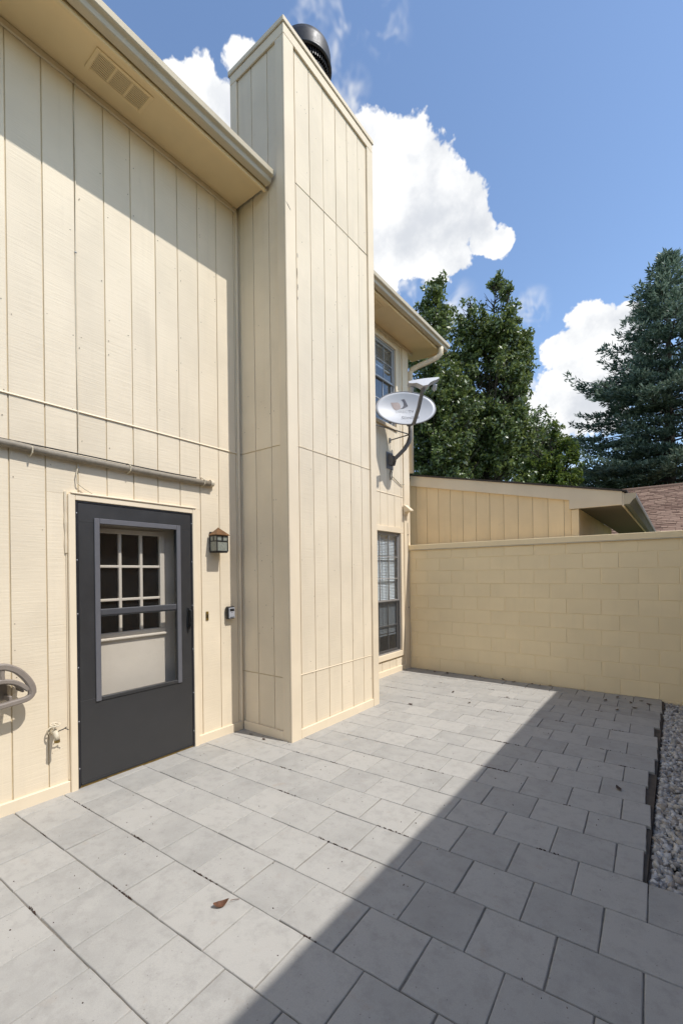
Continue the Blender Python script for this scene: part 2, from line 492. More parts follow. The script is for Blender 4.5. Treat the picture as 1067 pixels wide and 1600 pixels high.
# ------------------------------------------------------------------ ground, patio, gravel
XW, XC, Y0, Y1 = -3.567, -2.891, 3.0625, 4.5505          # wall plane, chimney face, chimney sides
YB = 6.628                                               # face of the block wall
PATIO_EDGE = -.15
tag(obj('ground', MB().box(-160, 160, -160, 160, -.6, -.13), M['lawn']), kind='structure')
tag(obj('gravel_bed', MB().box(PATIO_EDGE - .05, 1.70, 2.55, YB + .02, -.3, -.070).box(PATIO_EDGE - .06, PATIO_EDGE + .012, 2.60, YB, -.2, -.020), M['soil']), kind='structure')

patio = obj('patio', MB().box(-3.62, PATIO_EDGE - .045, -2.2, YB + .05, -.125, -.008).box(PATIO_EDGE - .045, 1.68, -2.2, 2.60, -.125, -.0085), M['joint_sand'])
tag(patio, kind='structure')
def paver_mesh(i, sx, sy, r):
    hx, hy = sx / 2, sy / 2
    j = lambda a: r.uniform(-a, a)
    cor = [(-hx + j(.0016), -hy + j(.0016)), (hx + j(.0016), -hy + j(.0016)), (hx + j(.0016), hy + j(.0016)), (-hx + j(.0016), hy + j(.0016))]
    me = MB(); n = 5; ring = []
    for k in range(4):                     # worn, slightly wavy edges
        a, b = cor[k], cor[(k + 1) % 4]
        for q in range(n):
            t = q / n
            w = 0 if q == 0 else j(.0011)
            dx, dy = b[0] - a[0], b[1] - a[1]; l = math.hypot(dx, dy)
            ring.append((a[0] + dx * t - dy / l * w, a[1] + dy * t + dx / l * w))
    m_ = len(ring); c = .0044
    def ins(p, d): return (p[0] - math.copysign(min(d, abs(p[0])), p[0]) if abs(abs(p[0]) - hx) < .004 else p[0],
                           p[1] - math.copysign(min(d, abs(p[1])), p[1]) if abs(abs(p[1]) - hy) < .004 else p[1])
    for z, d in ((-.06, 0), (-c - .001, 0), (-c * .3, c * .45), (0, c + r.uniform(0, .001))):
        for p in ring:
            q = ins(p, d); me.v.append((q[0], q[1], z))
    for k in range(3):
        for i_ in range(m_):
            i2 = (i_ + 1) % m_
            me.f.append([k * m_ + i_, k * m_ + i2, (k + 1) * m_ + i2, (k + 1) * m_ + i_])
    me.f.append([3 * m_ + i_ for i_ in range(m_)])
    return me
PX, PY, TILT, GAP = .3065, .3035, .037, .0042
pr = random.Random(3)
pav = []
for i in range(10):
    me = paver_mesh(i, PX - .0046, PY - GAP, pr).mesh('paver'); me.materials.append(M['paver']); pav.append(me)
ct, st_ = math.cos(TILT), math.sin(TILT)
def to_world(a, b):                        # patio grid frame, origin on the row line at X=-2, Y=.815
    return (-2.0 + a * ct - b * st_, .815 + a * st_ + b * ct)
rest = MB(); n_single = 0
for r_ in range(-10, 20):
    off = (.10 if r_ % 2 else .10 + PX / 2) + pr.uniform(-.016, .016)
    bc = (r_ + .5) * PY
    step = -.035 if r_ in (9, 10, 14) else 0.0
    step += pr.uniform(-.006, .006)
    for k in range(-8, 14):
        a0 = k * PX + off; ac = a0 + PX / 2
        x, y = to_world(ac, bc)
        lim = PATIO_EDGE + step if y > 2.62 else 1.62
        if x + PX / 2 < XW - .01 or y > YB + .09 or y < -2.0: continue
        if XW < x - .16 and x + .16 < XC and Y0 + .16 < y < Y1 - .16: continue
        me = pr.choice(pav)
        room = lim - (x - PX / 2)
        if room < .09: continue
        if room < PX + .09:                      # last paver of the row: cut (or left a little long) at the edge
            wv = room - GAP
            me = paver_mesh(0, wv, PY - GAP, pr).mesh('paver'); me.materials.append(M['paver'])
            x = x - PX / 2 + GAP / 2 + wv / 2
        # what the camera can see at all
        dx, dy = x, y; fwd = dx * F_.x + dy * F_.y; rgt = dx * R_.x + dy * R_.y
        seen = fwd > 1.25 and abs(rgt) < fwd * .80 + .25
        z = pr.uniform(-.0022, .0012); tilt = (pr.uniform(-.0035, .0035), pr.uniform(-.0035, .0035)); rz = TILT + pr.uniform(-.006, .006) + pr.choice((0, math.pi))
        o = bpy.data.objects.new('paver', me)
        mw = Matrix.Translation((x, y, z)) @ Matrix.Rotation(rz, 4, 'Z') @ Matrix.Rotation(tilt[0], 4, 'X') @ Matrix.Rotation(tilt[1], 4, 'Y')
        if seen:
            o.matrix_world = mw; link(o, patio); n_single += 1
        else:
            b0 = len(rest.v); rest.v += [tuple(mw @ v.co) for v in me.vertices]; rest.f += [[b0 + i for i in p.vertices] for p in me.polygons]
            bpy.data.objects.remove(o)
print('pavers one by one', n_single)
tag(obj('paver_field', rest, M['paver'], patio), kind='stuff')

# timber edging between pavers and gravel
ENDS = ['dark timber edging board at the near end of the gravel strip', 'second dark timber edging board from the near end of the gravel',
        'third dark timber edging board from the near end of the gravel', 'dark timber edging board at the block wall end of the gravel']
for k in range(4):
    w0 = random.uniform(-.006, .006); ya_ = 2.66 + k * .978
    tag(obj('edging', MB().cbox(PATIO_EDGE + .012 + w0, PATIO_EDGE + .034 + w0, ya_, ya_ + .97, -.12, random.uniform(-.045, -.032), .004), M['wood_dark']), ENDS[k], 'edging', 'timber edging boards')

def gravel():
    t = (1 + 5 ** .5) / 2
    V = np.array([(-1, t, 0), (1, t, 0), (-1, -t, 0), (1, -t, 0), (0, -1, t), (0, 1, t), (0, -1, -t), (0, 1, -t), (t, 0, -1), (t, 0, 1), (-t, 0, -1), (-t, 0, 1)], float)
    V /= np.linalg.norm(V[0])
    Fc = np.array([(0, 11, 5), (0, 5, 1), (0, 1, 7), (0, 7, 10), (0, 10, 11), (1, 5, 9), (5, 11, 4), (11, 10, 2), (10, 7, 6), (7, 1, 8), (3, 9, 4), (3, 4, 2), (3, 2, 6), (3, 6, 8), (3, 8, 9), (4, 9, 5), (2, 4, 11), (6, 2, 10), (8, 6, 7), (9, 8, 1)])
    vs, fs = [], []; b = 0
    n = 13500
    X = PATIO_EDGE + .040 + (1.62 - PATIO_EDGE) * rng.random(n) ** 1.8; Y = rng.uniform(2.57, YB - .02, n)
    for i in range(n):
        sz = .008 + .020 * rng.random() ** 1.5
        s = sz * np.array([rng.uniform(.8, 1.5), rng.uniform(.8, 1.3), rng.uniform(.5, .9)])
        P = V * (1 + rng.uniform(-.42, .38, (12, 1))) * s
        q = rng.normal(size=4); q /= np.linalg.norm(q); w, x, y, z = q
        Rm = np.array([[1 - 2 * (y * y + z * z), 2 * (x * y - z * w), 2 * (x * z + y * w)], [2 * (x * y + z * w), 1 - 2 * (x * x + z * z), 2 * (y * z - x * w)], [2 * (x * z - y * w), 2 * (y * z + x * w), 1 - 2 * (x * x + y * y)]])
        hgt = -.062 + rng.uniform(0, .028) + .012 * math.sin(X[i] * 9 + 1) * math.sin(Y[i] * 4)
        vs.append(P @ Rm.T + np.array([X[i], Y[i], hgt])); fs.append(Fc + b); b += 12
    return big_mesh('gravel', np.concatenate(vs), np.concatenate(fs))
def big_mesh(name, V, Fa):
    me = bpy.data.meshes.new(name); k = Fa.shape[1]; nf = len(Fa)
    me.vertices.add(len(V)); me.vertices.foreach_set('co', np.ascontiguousarray(V, dtype=np.float32).ravel())
    me.loops.add(nf * k); me.loops.foreach_set('vertex_index', np.ascontiguousarray(Fa, dtype=np.int32).ravel())
    me.polygons.add(nf); me.polygons.foreach_set('loop_start', np.arange(0, nf * k, k, dtype=np.int32))
    me.update(calc_edges=True); me.validate()
    return me
tag(obj('gravel', gravel(), M['stone']), 'grey and white loose gravel strip beside the pavers', 'gravel', kind='stuff')

# ------------------------------------------------------------------ the house
house = thing('house', (XW, 2.0, 0), 'two-storey cream house clad in grooved vertical siding with a tall chimney', 'house')
ZSOF, HC = 5.325, 6.66
def subtract(rects, op):
    out = []
    for (a0, a1, z0, z1) in rects:
        b0, b1, c0, c1 = op
        if b0 >= a1 or b1 <= a0 or c0 >= z1 or c1 <= z0: out.append((a0, a1, z0, z1)); continue
        if c1 < z1: out.append((a0, a1, c1, z1))
        if c0 > z0: out.append((a0, a1, z0, c0))
        zz0, zz1 = max(z0, c0), min(z1, c1)
        if b0 > a0: out.append((a0, b0, zz0, zz1))
        if b1 < a1: out.append((b1, a1, zz0, zz1))
    return [r for r in out if r[1] - r[0] > .004 and r[3] - r[2] > .004]
def siding(parent, axis, plane, sgn, edges, zcuts, openings, mat, gap=.0075, depth=.010):
    """one board object for each strip between two grooves and two seams, its face on `plane`"""
    rr = random.Random(int(abs(plane) * 1000) + len(edges))
    for zi in range(len(zcuts) - 1):
        for i in range(len(edges) - 1):
            rects = [(edges[i] + gap / 2, edges[i + 1] - gap / 2, zcuts[zi] + (.004 if zi else 0), zcuts[zi + 1] - .004)]
            for op in openings: rects = subtract(rects, op)
            if not rects: continue
            pr_ = rr.uniform(-.0012, .0012)
            for (a0, a1, z0, z1) in rects:
                mb = MB()
                p0, p1 = sorted((plane + sgn * pr_, plane - sgn * depth))
                if axis == 'x': mb.cbox(p0, p1, a0, a1, z0, z1, .0018)
                else: mb.cbox(a0, a1, p0, p1, z0, z1, .0018)
                obj('siding_board', mb, mat, parent)

DOOR = (1.413, 2.512, -.2, 2.185)
WLOW = (5.20, 6.36, .325, 2.215)
WUP = (5.20, 6.262, 3.90, 5.15)
# solid wall behind the boards, with its openings
wall_bm = MB()
for (a0, a1, z0, z1) in [r for r in subtract(subtract(subtract([(-3.4, HC - .004, -.12, ZSOF + .4)], (1.475, 2.455, -.2, 2.135)), WLOW), WUP)]:
    wall_bm.box(XW - .17, XW - .0075, a0, a1, z0, z1)
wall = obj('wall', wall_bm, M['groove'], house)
gr_edges = [1.061 - .2155 * k for k in range(20, 0, -1)] + [1.061, 1.279, 1.495, 1.709, 1.926, 2.142, 2.358, 2.571, 2.786, 3.003, 3.07]
siding(wall, 'x', XW, 1, gr_edges, [.02, 2.812, ZSOF - .002], [DOOR], M['siding'])
siding(wall, 'x', XW, 1, [4.54, 4.70, 4.915, 5.13, 5.345, 5.56, 5.775, 5.99, 6.205, 6.42, 6.49], [.02, 2.812, ZSOF - .002],
       [(5.10, 6.445, .215, 2.305), (5.10, 6.30, 3.84, 5.20)], M['siding'])
# end wall towards the garage and the rest of the shell
obj('end_wall', MB().box(-9.5, XW - .17, HC - .17, HC - .006, -.12, 5.9).box(-9.5, XW - .3, -3.4, -3.25, -.12, 5.9).box(-9.5, -9.35, -3.25, HC - .17, -.12, 6.6), M['siding'], house)
obj('room_backing', MB().box(-5.2, -5.15, -3.2, HC - .2, 0, 5.3).box(-5.15, XW - .175, 2.75, 2.8, 0, 5.3).box(-5.15, XW - .175, -3.2, HC - .2, 2.5, 2.6).box(-5.15, XW - .175, -3.2, HC - .2, -.1, -.05), M['interior'], house)
# flashing seam, base boards, frieze, corner boards
fl = MB()
fl.prism([(XW - .004, 2.808), (XW + .004, 2.806), (XW + .010, 2.811), (XW + .003, 2.822), (XW - .004, 2.824)], 'y', -3.3, Y0 - .003)
fl.prism([(XW - .004, 2.808), (XW + .003, 2.806), (XW + .007, 2.811), (XW + .003, 2.820), (XW - .004, 2.822)], 'y', Y1 + .003, 6.48)
obj('seam_flashing', fl, M['trim'], house)
for a, b in ((-3.3, 1.412), (2.512, Y0 - .02)):
    obj('base_board', MB().cbox(XW - .003, XW + .019, a, b, -.05, .082, .004), M['trim'], house)
obj('base_board', MB().cbox(XW - .003, XW + .019, Y1 + .02, 6.478, -.05, .085, .004), M['trim'], house)
obj('frieze', MB().cbox(XW - .003, XW + .016, -3.3, Y0 - .02, ZSOF - .052, ZSOF - .001, .006), M['trim'], house)
obj('frieze', MB().cbox(XW - .003, XW + .016, Y1 + .02, HC + .2, ZSOF - .05, ZSOF - .001, .006), M['trim'], house)
obj('corner_board', MB().cbox(XW - .02, XW + .02, 6.482, HC, -.05, ZSOF - .055, .004), M['trim'], house)
obj('corner_board', MB().cbox(XW - .12, XW + .0195, HC + .001, HC + .022, -.05, ZSOF - .055, .004), M['trim'], house)
obj('corner_bead', MB().cbox(XW - .001, XW + .022, Y0 - .044, Y0 - .021, .083, ZSOF - .053, .005), M['trim'], house)

# eaves
def eave(ya, yb, vent_y, droop=0.0):
    sof = obj('soffit', MB().box(XW - .15, -3.148, ya, yb, ZSOF, ZSOF + .012), M['soffit'], house)
    obj('fascia', MB().cbox(-3.146, -3.122, ya, yb, ZSOF - .050, ZSOF + .16, .003), M['soffit'], house)
    prof = [(-3.106, 5.304), (-3.050, 5.304), (-3.043, 5.309), (-3.036, 5.340), (-3.030, 5.346), (-3.010, 5.353), (-3.004, 5.360), (-3.0, 5.402), (-3.006, 5.408), (-3.018, 5.405),
            (-3.018, 5.400), (-3.008, 5.398), (-3.011, 5.365), (-3.016, 5.361), (-3.034, 5.352), (-3.042, 5.344), (-3.049, 5.314), (-3.054, 5.310), (-3.100, 5.310), (-3.100, 5.42), (-3.106, 5.42)]
    g = MB(); n = len(prof); ny = 14; b = 0
    for i in range(ny + 1):
        y = ya + .012 + (yb - ya - .024) * i / ny
        dz = .003 * math.sin(y * 2.3) - droop * (y - ya)
        g.v += [(x + .003 * math.sin(y * 1.7 + 1), y, z + dz) for x, z in prof]
    for i in range(ny):
        for k in range(n):
            k2 = (k + 1) % n
            g.f.append([i * n + k, i * n + k2, (i + 1) * n + k2, (i + 1) * n + k])
    gu = obj('gutter', g, M['gutter'], house)
    for y in (ya + .010, yb - .013):
        solid = prof[:9] + [(-3.106, 5.41)]
        obj('end_cap', MB().prism(solid, 'y', y, y + .003), M['gutter'], gu)
    if vent_y:
        v0, v1, x0, x1 = vent_y
        ve = obj('soffit_vent', MB().cbox(x0, x1, v0, v0 + .028, ZSOF - .008, ZSOF - .0005).cbox(x0, x1, v1 - .028, v1, ZSOF - .008, ZSOF - .0005)
                 .cbox(x0, x0 + .025, v0 + .028, v1 - .028, ZSOF - .008, ZSOF - .0005).cbox(x1 - .025, x1, v0 + .028, v1 - .028, ZSOF - .008, ZSOF - .0005), M['soffit'], sof)
        w3 = (v1 - v0 - .056) / 3
        for k in (1, 2): obj('vent_bar', MB().cbox(x0 + .025, x1 - .025, v0 + .028 + w3 * k - .009, v0 + .028 + w3 * k + .009, ZSOF - .0075, ZSOF - .001), M['soffit'], sof)
        obj('vent_dark_sheet', MB().box(x0 + .024, x1 - .024, v0 + .027, v1 - .027, ZSOF - .0016, ZSOF - .0004), M['roof_dark'], sof)  # dark sheet on the uncut soffit, painting the shade of the openings
        for k in range(3):
            sc = MB(); ya_, yb_ = v0 + .028 + w3 * k + (.009 if k else 0), v0 + .028 + w3 * (k + 1) - (.009 if k < 2 else 0)
            nb = 15
            for q in range(nb):
                y = ya_ + (yb_ - ya_) * (q + .5) / nb; sc.box(x0 + .025, x1 - .025, y - .0020, y + .0020, ZSOF - .0045, ZSOF - .0025)
            for q in range(9):
                x = x0 + .025 + (x1 - x0 - .05) * (q + .5) / 9; sc.box(x - .0016, x + .0016, ya_, yb_, ZSOF - .0052, ZSOF - .0036)
            obj('vent_screen', sc, M['soffit'], sof)
    obj('roof', MB().prism([(-3.06, 5.415), (-3.06, 5.440), (-6.6, 6.99), (-10.1, 5.44), (-10.1, 5.415), (-6.6, 6.965)], 'y', ya, yb), M['roof_dark'], house)
eave(-3.6, Y0 - .022, (1.512, 1.945, -3.425, -3.225))
eave(Y1 + .022, 7.15, (5.02, 5.42, -3.42, -3.24))
obj('roof', MB().prism([(XW - .066, 5.69), (XW - .066, 5.715), (-6.6, 6.99), (-6.6, 6.965)], 'y', Y0 - .022, Y1 + .022), M['roof_dark'], house)
obj('rake_board', MB().prism([(-3.15, 5.28), (-3.15, 5.40), (-3.6, 5.60), (-6.6, 6.96), (-6.6, 6.84), (XW, 5.33)], 'y', 7.13, 7.152), M['soffit'], house)
# downspout elbow from the gutter back to the corner
obj('downspout', MB().tube([(-3.075, 6.93, 5.30), (-3.075, 6.93, 5.24), (-3.085, 6.93, 5.19), (-3.13, 6.915, 5.145), (-3.21, 6.88, 5.11), (-3.42, 6.78, 5.03), (-3.50, 6.735, 4.985), (-3.53, 6.72, 4.93), (-3.535, 6.72, 4.80), (-3.535, 6.72, 3.25)], .043, 14), M['trim'], house, True)

# ---- chimney chase
ZT = 6.735
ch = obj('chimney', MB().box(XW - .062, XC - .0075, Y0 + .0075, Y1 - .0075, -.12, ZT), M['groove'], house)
siding(ch, 'x', XC, 1, [3.09, 3.207, 3.421, 3.640, 3.854, 4.065, 4.278, 4.47], [.02, .603, 2.806, 5.352, ZT], [], M['siding'])
siding(ch, 'y', Y0, -1, [XW - .055, XW + .03, -3.335, -3.113, -2.95], [.02, .59, 2.808, ZT], [], M['siding_gable'] if False else M['siding'])
siding(ch, 'y', Y1, 1, [XW - .055, XW + .03, -3.335, -3.113, -2.95], [.02, ZT], [], M['siding'])
def chp(name, *a, c=.004, mat='trim'): return obj(name, MB().cbox(*a, c), M[mat], ch)
chp('corner_board', XC + .0005, XC + .020, Y0 - .0205, Y0 + .118, -.05, ZT - .10)
chp('corner_board', XC - .095, XC, Y0 - .020, Y0 - .0005, -.05, ZT - .10)
chp('corner_board', XC + .0005, XC + .021, Y1 - .10, Y1 + .0205, -.05, ZT - .10)
chp('corner_board', XC - .095, XC, Y1 + .0005, Y1 + .020, -.05, ZT - .10)
chp('corner_board', XW - .07, XW + .028, Y0 - .0195, Y0 - .0005, 5.5, ZT - .10)
chp('base_board', XC + .0005, XC + .0185, Y0 + .119, Y1 - .101, -.05, .088)
chp('base_board', XW + .02, XC - .096, Y0 - .0185, Y0 - .0005, -.05, .085)
chp('frieze', XC + .0005, XC + .0205, Y0 - .0205, Y1 + .0205, ZT - .098, ZT)
chp('frieze', XW - .07, XC, Y0 - .020, Y0 - .0005, ZT - .098, ZT)
chp('frieze', XW - .07, XC, Y1 + .0005, Y1 + .020, ZT - .098, ZT)
chp('cap', XW - .09, XC + .032, Y0 - .032, Y1 + .032, ZT + .003, ZT + .055, c=.006)
fs_ = MB()
for z in (.602, 2.806, 5.352): fs_.prism([(XC - .002, z - .003), (XC + .004, z - .003), (XC + .0055, z + .001), (XC - .002, z + .006)], 'y', Y0 + .06, Y1 - .10)
obj('seam_flashing', fs_, M['trim'], ch)
# split old caulk by the corner board
ck = MB()
for y, z, h in ((3.193, 4.51, .10), (3.199, 4.36, .06), (3.196, 4.24, .035), (3.2, 4.66, .05)):
    ck.prism([(y - .003, z), (y + .002, z - .01), (y + .004, z - h * .5), (y + .001, z - h), (y - .002, z - h * .6)], 'x', XC + .0195, XC + .0212)
ck.prism([(3.05, 5.06), (3.08, 5.045), (3.115, 5.015), (3.11, 5.013), (3.075, 5.038)], 'x', XC + .0195, XC + .0212)
obj('paint_crack', ck, M['wood_dark'], ch)

# ---- flue cap
fx, fy = -3.275, 3.80
fl = obj('flue', MB().lathe([(.17, 6.78), (.17, 7.30)], fx, fy, 40), M['steel'], house, True)
obj('storm_collar', MB().lathe([(.18, 6.79), (.255, 6.80), (.28, 6.845), (.28, 6.905), (.268, 6.915), (.26, 6.86), (.20, 6.83)], fx, fy, 40), M['rust'], fl, True)
obj('liner', MB().lathe([(.195, 6.88), (.205, 6.93), (.205, 7.03), (.20, 7.05)], fx, fy, 40), M['steel'], fl, True)
def fins(r0, r1, z0, z1, n_):
    sc = MB()
    for k in range(n_):
        a = 2 * math.pi * k / n_; c_, s_ = math.cos(a), math.sin(a)
        sc.quadbox([(fx + r * c_ - t * s_, fy + r * s_ + t * c_, z) for z in (z0, z1) for r, t in ((r0, -.0035), (r1, -.0035), (r1, .0035), (r0, .0035))])
    return sc
tag(obj('lower_screen', fins(.207, .238, 7.02, 7.09, 56), M['flue_black'], fl), kind='stuff')
obj('band', MB().lathe([(.20, 7.085), (.245, 7.087), (.252, 7.10), (.252, 7.125), (.245, 7.13), (.20, 7.13)], fx, fy, 40), M['flue_black'], fl, True)
tag(obj('upper_screen', fins(.215, .280, 7.13, 7.20, 64), M['black'], fl), kind='stuff')
obj('hood', MB().lathe([(.21, 7.205), (.285, 7.205), (.296, 7.195), (.303, 7.20), (.305, 7.22), (.303, 7.35), (.292, 7.40), (.20, 7.435), (.02, 7.44)], fx, fy, 48), M['flue_black'], fl, True)
obj('hood_rim', MB().lathe([(.303, 7.20), (.312, 7.206), (.312, 7.222), (.303, 7.23)], fx, fy, 48), M['black'], fl, True)

# ---- storm door and inner door
XD = XW + .018
trim_l = MB().cbox(XW - .01, XW + .03, 1.413, 1.462, -.03, 2.186, .004)
dt = obj('door_trim', trim_l, M['trim'], house)
obj('door_trim', MB().cbox(XW - .01, XW + .03, 2.464, 2.512, -.03, 2.186, .004), M['trim'], house)
obj('door_trim', MB().cbox(XW - .01, XW + .029, 1.4625, 2.4635, 2.143, 2.186, .004).cbox(XW - .002, XW + .038, 1.43, 2.50, 2.187, 2.200, .004), M['trim'], house)
obj('caulk_bead', MB().tube([(XW + .006, 1.405, z) for z in np.linspace(1.75, 2.2, 7)], [.010, .013, .009, .014, .011, .013, .012], 6).tube([(XW + .003, 1.408, z) for z in (0.09, .8, 1.5, 1.75)], .006, 6), M['trim'], house)
obj('door_jamb', MB().box(XW - .17, XW - .012, 1.458, 1.474, 0, 2.15).box(XW - .17, XW - .012, 2.456, 2.472, 0, 2.15).box(XW - .17, XW - .012, 1.474, 2.456, 2.136, 2.15), M['trim'], house)
obj('threshold', MB().cbox(XW - .17, XW + .012, 1.475, 2.455, -.06, .022, .004), M['brass'], house)
sd = MB()
for r in subtract([(1.484, 2.446, .034, 2.128)], (1.632, 2.298, .645, 1.985)): sd.cbox(XD - .036, XD, r[0], r[1], r[2], r[3], .0015)
storm = obj('storm_door', sd, M['charcoal'], house)
obj('door_frame', MB().cbox(XW - .03, XD + .004, 1.463, 1.4825, .01, 2.142, .002).cbox(XW - .03, XD + .004, 2.4475, 2.4635, .01, 2.142, .002).cbox(XW - .03, XD + .004, 1.4825, 2.4475, 2.1295, 2.142, .002), M['frame_black'], storm)
obj('door_sweep', MB().cbox(XD - .03, XD + .003, 1.486, 2.444, .016, .0335, .002), M['rubber'], storm)
fr = MB(); Lf = (1.596, 2.338, .618, 2.022)
fr.cbox(XD + .0005, XD + .011, Lf[0], Lf[0] + .040, Lf[2], Lf[3], .003).cbox(XD + .0005, XD + .011, Lf[1] - .040, Lf[1], Lf[2], Lf[3], .003)
fr.cbox(XD + .0005, XD + .011, Lf[0] + .040, Lf[1] - .040, Lf[3] - .040, Lf[3], .003)
obj('window_moulding', fr, M['grey_frame'], storm)
obj('lower_rail', MB().cbox(XD - .030, XD + .008, Lf[0] + .0402, Lf[1] - .0402, Lf[2] + .0, Lf[2] + .030, .004), M['charcoal'], storm)
obj('mid_rail', MB().cbox(XD - .022, XD + .004, 1.636, 2.2975, 1.272, 1.322, .006), M['mid_grey'], storm)
gk = MB()
for z0, z1 in ((.648, 1.272),): gk.box(XD - .014, XD - .001, 1.6325, 1.640, z0, z1).box(XD - .014, XD - .001, 2.2905, 2.2975, z0, z1).box(XD - .014, XD - .001, 1.640, 2.2905, z1 - .007, z1)
obj('gasket', gk, M['rubber'], storm)
obj('glass_pane', MB().box(XD - .020, XD - .017, 1.633, 2.297, 1.32, 1.984), M['glass'], storm)
obj('glass_pane', MB().box(XD - .012, XD - .009, 1.6405, 2.290, .65, 1.264), M['glass'], storm)
obj('handle', MB().cbox(XD, XD + .012, 2.400, 2.432, 1.095, 1.285, .005).tube([(XD + .012, 2.416, 1.265), (XD + .042, 2.414, 1.255), (XD + .050, 2.413, 1.19), (XD + .042, 2.414, 1.125), (XD + .012, 2.416, 1.115)], [.010, .011, .012, .011, .010], 8), M['black'], storm, False)
sw = MB()
for z in (.15, .5, .9, 1.3, 1.7, 2.05):
    for y in (1.472, 2.4555): sw.box(XD + .004, XD + .0055, y - .004, y + .004, z - .004, z + .004)
obj('screw', sw, M['silver'], storm)
# inner nine-light door
XI = -3.694
idr = MB(); panes = []
ys = [(1.697, 1.850), (1.880, 2.034), (2.062, 2.212)]; zs = [(1.668, 1.920), (1.394, 1.642), (1.120, 1.368)]
rects = [(1.50, 2.43, .03, 2.12)]
for y in ys:
    for z in zs: rects = subtract(rects, (*y, *z))
idr_b = MB()
for r in subtract([(1.476, 2.454, .024, 2.134)], (1.660, 2.250, 1.085, 1.955)): idr_b.box(XI - .035, XI, *r)
inner = obj('inner_door', idr_b, M['inner_door'], house)
fm = MB()
for r in subtract([(1.645, 2.265, 1.066, 1.968)], (1.690, 2.220, 1.113, 1.927)): fm.cbox(XI - .03, XI + .014, *r, .004)
obj('light_frame', fm, M['inner_door'], inner)
obj('sill_moulding', MB().cbox(XI - .02, XI + .026, 1.640, 2.27, 1.050, 1.070, .005), M['inner_door'], inner)
for y in (1.865, 2.048): obj('muntin', MB().cbox(XI - .02, XI + .009, y - .013, y + .013, 1.1135, 1.9265, .004), M['inner_door'], inner)
for z in (1.655, 1.381): obj('muntin', MB().cbox(XI - .019, XI + .0085, 1.6905, 2.2195, z - .011, z + .011, .004), M['inner_door'], inner)
for y in ys:
    for z in zs: obj('pane', MB().box(XI - .019, XI - .014, y[0] - .006, y[1] + .006, z[0] - .006, z[1] + .006), M['dark_glass'], inner)

# ---- windows
def window(op, trim_w, rail_z, cols, up_rows, low_rows, sash_mat, blind, screen):
    y0, y1, z0, z1 = op
    t = MB().cbox(XW - .012, XW + .024, y0 - trim_w, y1 + trim_w, z1, z1 + trim_w, .004)
    t.cbox(XW - .012, XW + .0235, y1, y1 + trim_w, z0 - trim_w, z1 - .0005, .004)
    t.cbox(XW - .012, XW + .024, y0 - trim_w, y1 - .0005, z0 - trim_w, z0, .004)
    t.cbox(XW - .012, XW + .0235, y0 - trim_w, y0 - .0005, z0, z1 - .0005, .004)
    wn = obj('window', t, M['trim'], house)
    s = .030
    def ring(a0, a1, c0, c1, xb, xf, w): 
        mb = MB()
        for r in subtract([(a0, a1, c0, c1)], (a0 + w, a1 - w, c0 + w, c1 - w)): mb.cbox(xb, xf, *r, .002)
        return mb
    obj('frame', ring(y0, y1, z0, z1, XW - .09, XW - .004, .018), M[sash_mat], wn)
    for (c0, c1, xf, rows) in ((rail_z - .018, z1 - .018, XW - .018, up_rows), (z0 + .018, rail_z + .018, XW - .042, low_rows)):
        obj('sash', ring(y0 + .0185, y1 - .0185, c0, c1, xf - .022, xf, s), M[sash_mat], wn)
        ga0, ga1, gz0, gz1 = y0 + .0185 + s, y1 - .0185 - s, c0 + s, c1 - s
        obj('pane', MB().box(xf - .013, xf - .010, ga0 - .004, ga1 + .004, gz0 - .004, gz1 + .004), M['win_glass'], wn)
        for k in range(1, cols): 
            y = ga0 + (ga1 - ga0) * k / cols
            obj('muntin', MB().cbox(xf - .020, xf - .003, y - .007, y + .007, gz0, gz1, .002), M[sash_mat], wn)
        for k in range(1, rows):
            z = gz0 + (gz1 - gz0) * k / rows
            obj('muntin', MB().cbox(xf - .0195, xf - .0035, ga0, ga1, z - .007, z + .007, .002), M[sash_mat], wn)
    if blind:
        b = MB(); zb = blind; z = z1 - .06
        b.cbox(XW - .098, XW - .068, y0 + .03, y1 - .02, z1 - .055, z1 - .022, .003)
        while z > zb:
            d = random.uniform(-.002, .002)
            b.quadbox([(XW - .094, y0 + .035, z + .012 + d), (XW - .074, y0 + .035, z - .012 + d), (XW - .074, y1 - .020, z - .012 + d), (XW - .094, y1 - .020, z + .012 + d),
                       (XW - .094, y0 + .035, z + .0145 + d), (XW - .0725, y0 + .035, z - .010 + d), (XW - .0725, y1 - .020, z - .010 + d), (XW - .094, y1 - .020, z + .0145 + d)])
            z -= .024
        b.cbox(XW - .096, XW - .071, y0 + .035, y1 - .020, zb - .03, zb - .008, .003)
        tag(obj('blind_slats', b, M['blind'], wn), kind='stuff')
        cd = MB(); 
        for f in (.3, .62): 
            yc = y0 + (y1 - y0) * (.48 + f * .45)
            cd.tube([(XW - .069, yc + .006 * math.sin(q * 1.9), z1 - .05 - q * (z1 - zb) / 24) for q in range(25)], .0035, 5)
        obj('blind_cord', cd, M['alu_white'], wn)
    if screen:
        obj('insect_screen', MB().box(XW - .0125, XW - .0115, y0 + .02, y1 - .02, z0 + .02, rail_z), screen_mat, wn)
    return wn
screen_mat = bpy.data.materials.new('insect_screen'); screen_mat.use_nodes = True
nt = screen_mat.node_tree; nt.nodes.clear()
o_ = nnode(nt, 'ShaderNodeOutputMaterial'); mx = nnode(nt, 'ShaderNodeMixShader'); mx.inputs[0].default_value = .30
tr = nnode(nt, 'ShaderNodeBsdfTransparent'); df = nnode(nt, 'ShaderNodeBsdfDiffuse'); df.inputs[0].default_value = (.06, .06, .06, 1)
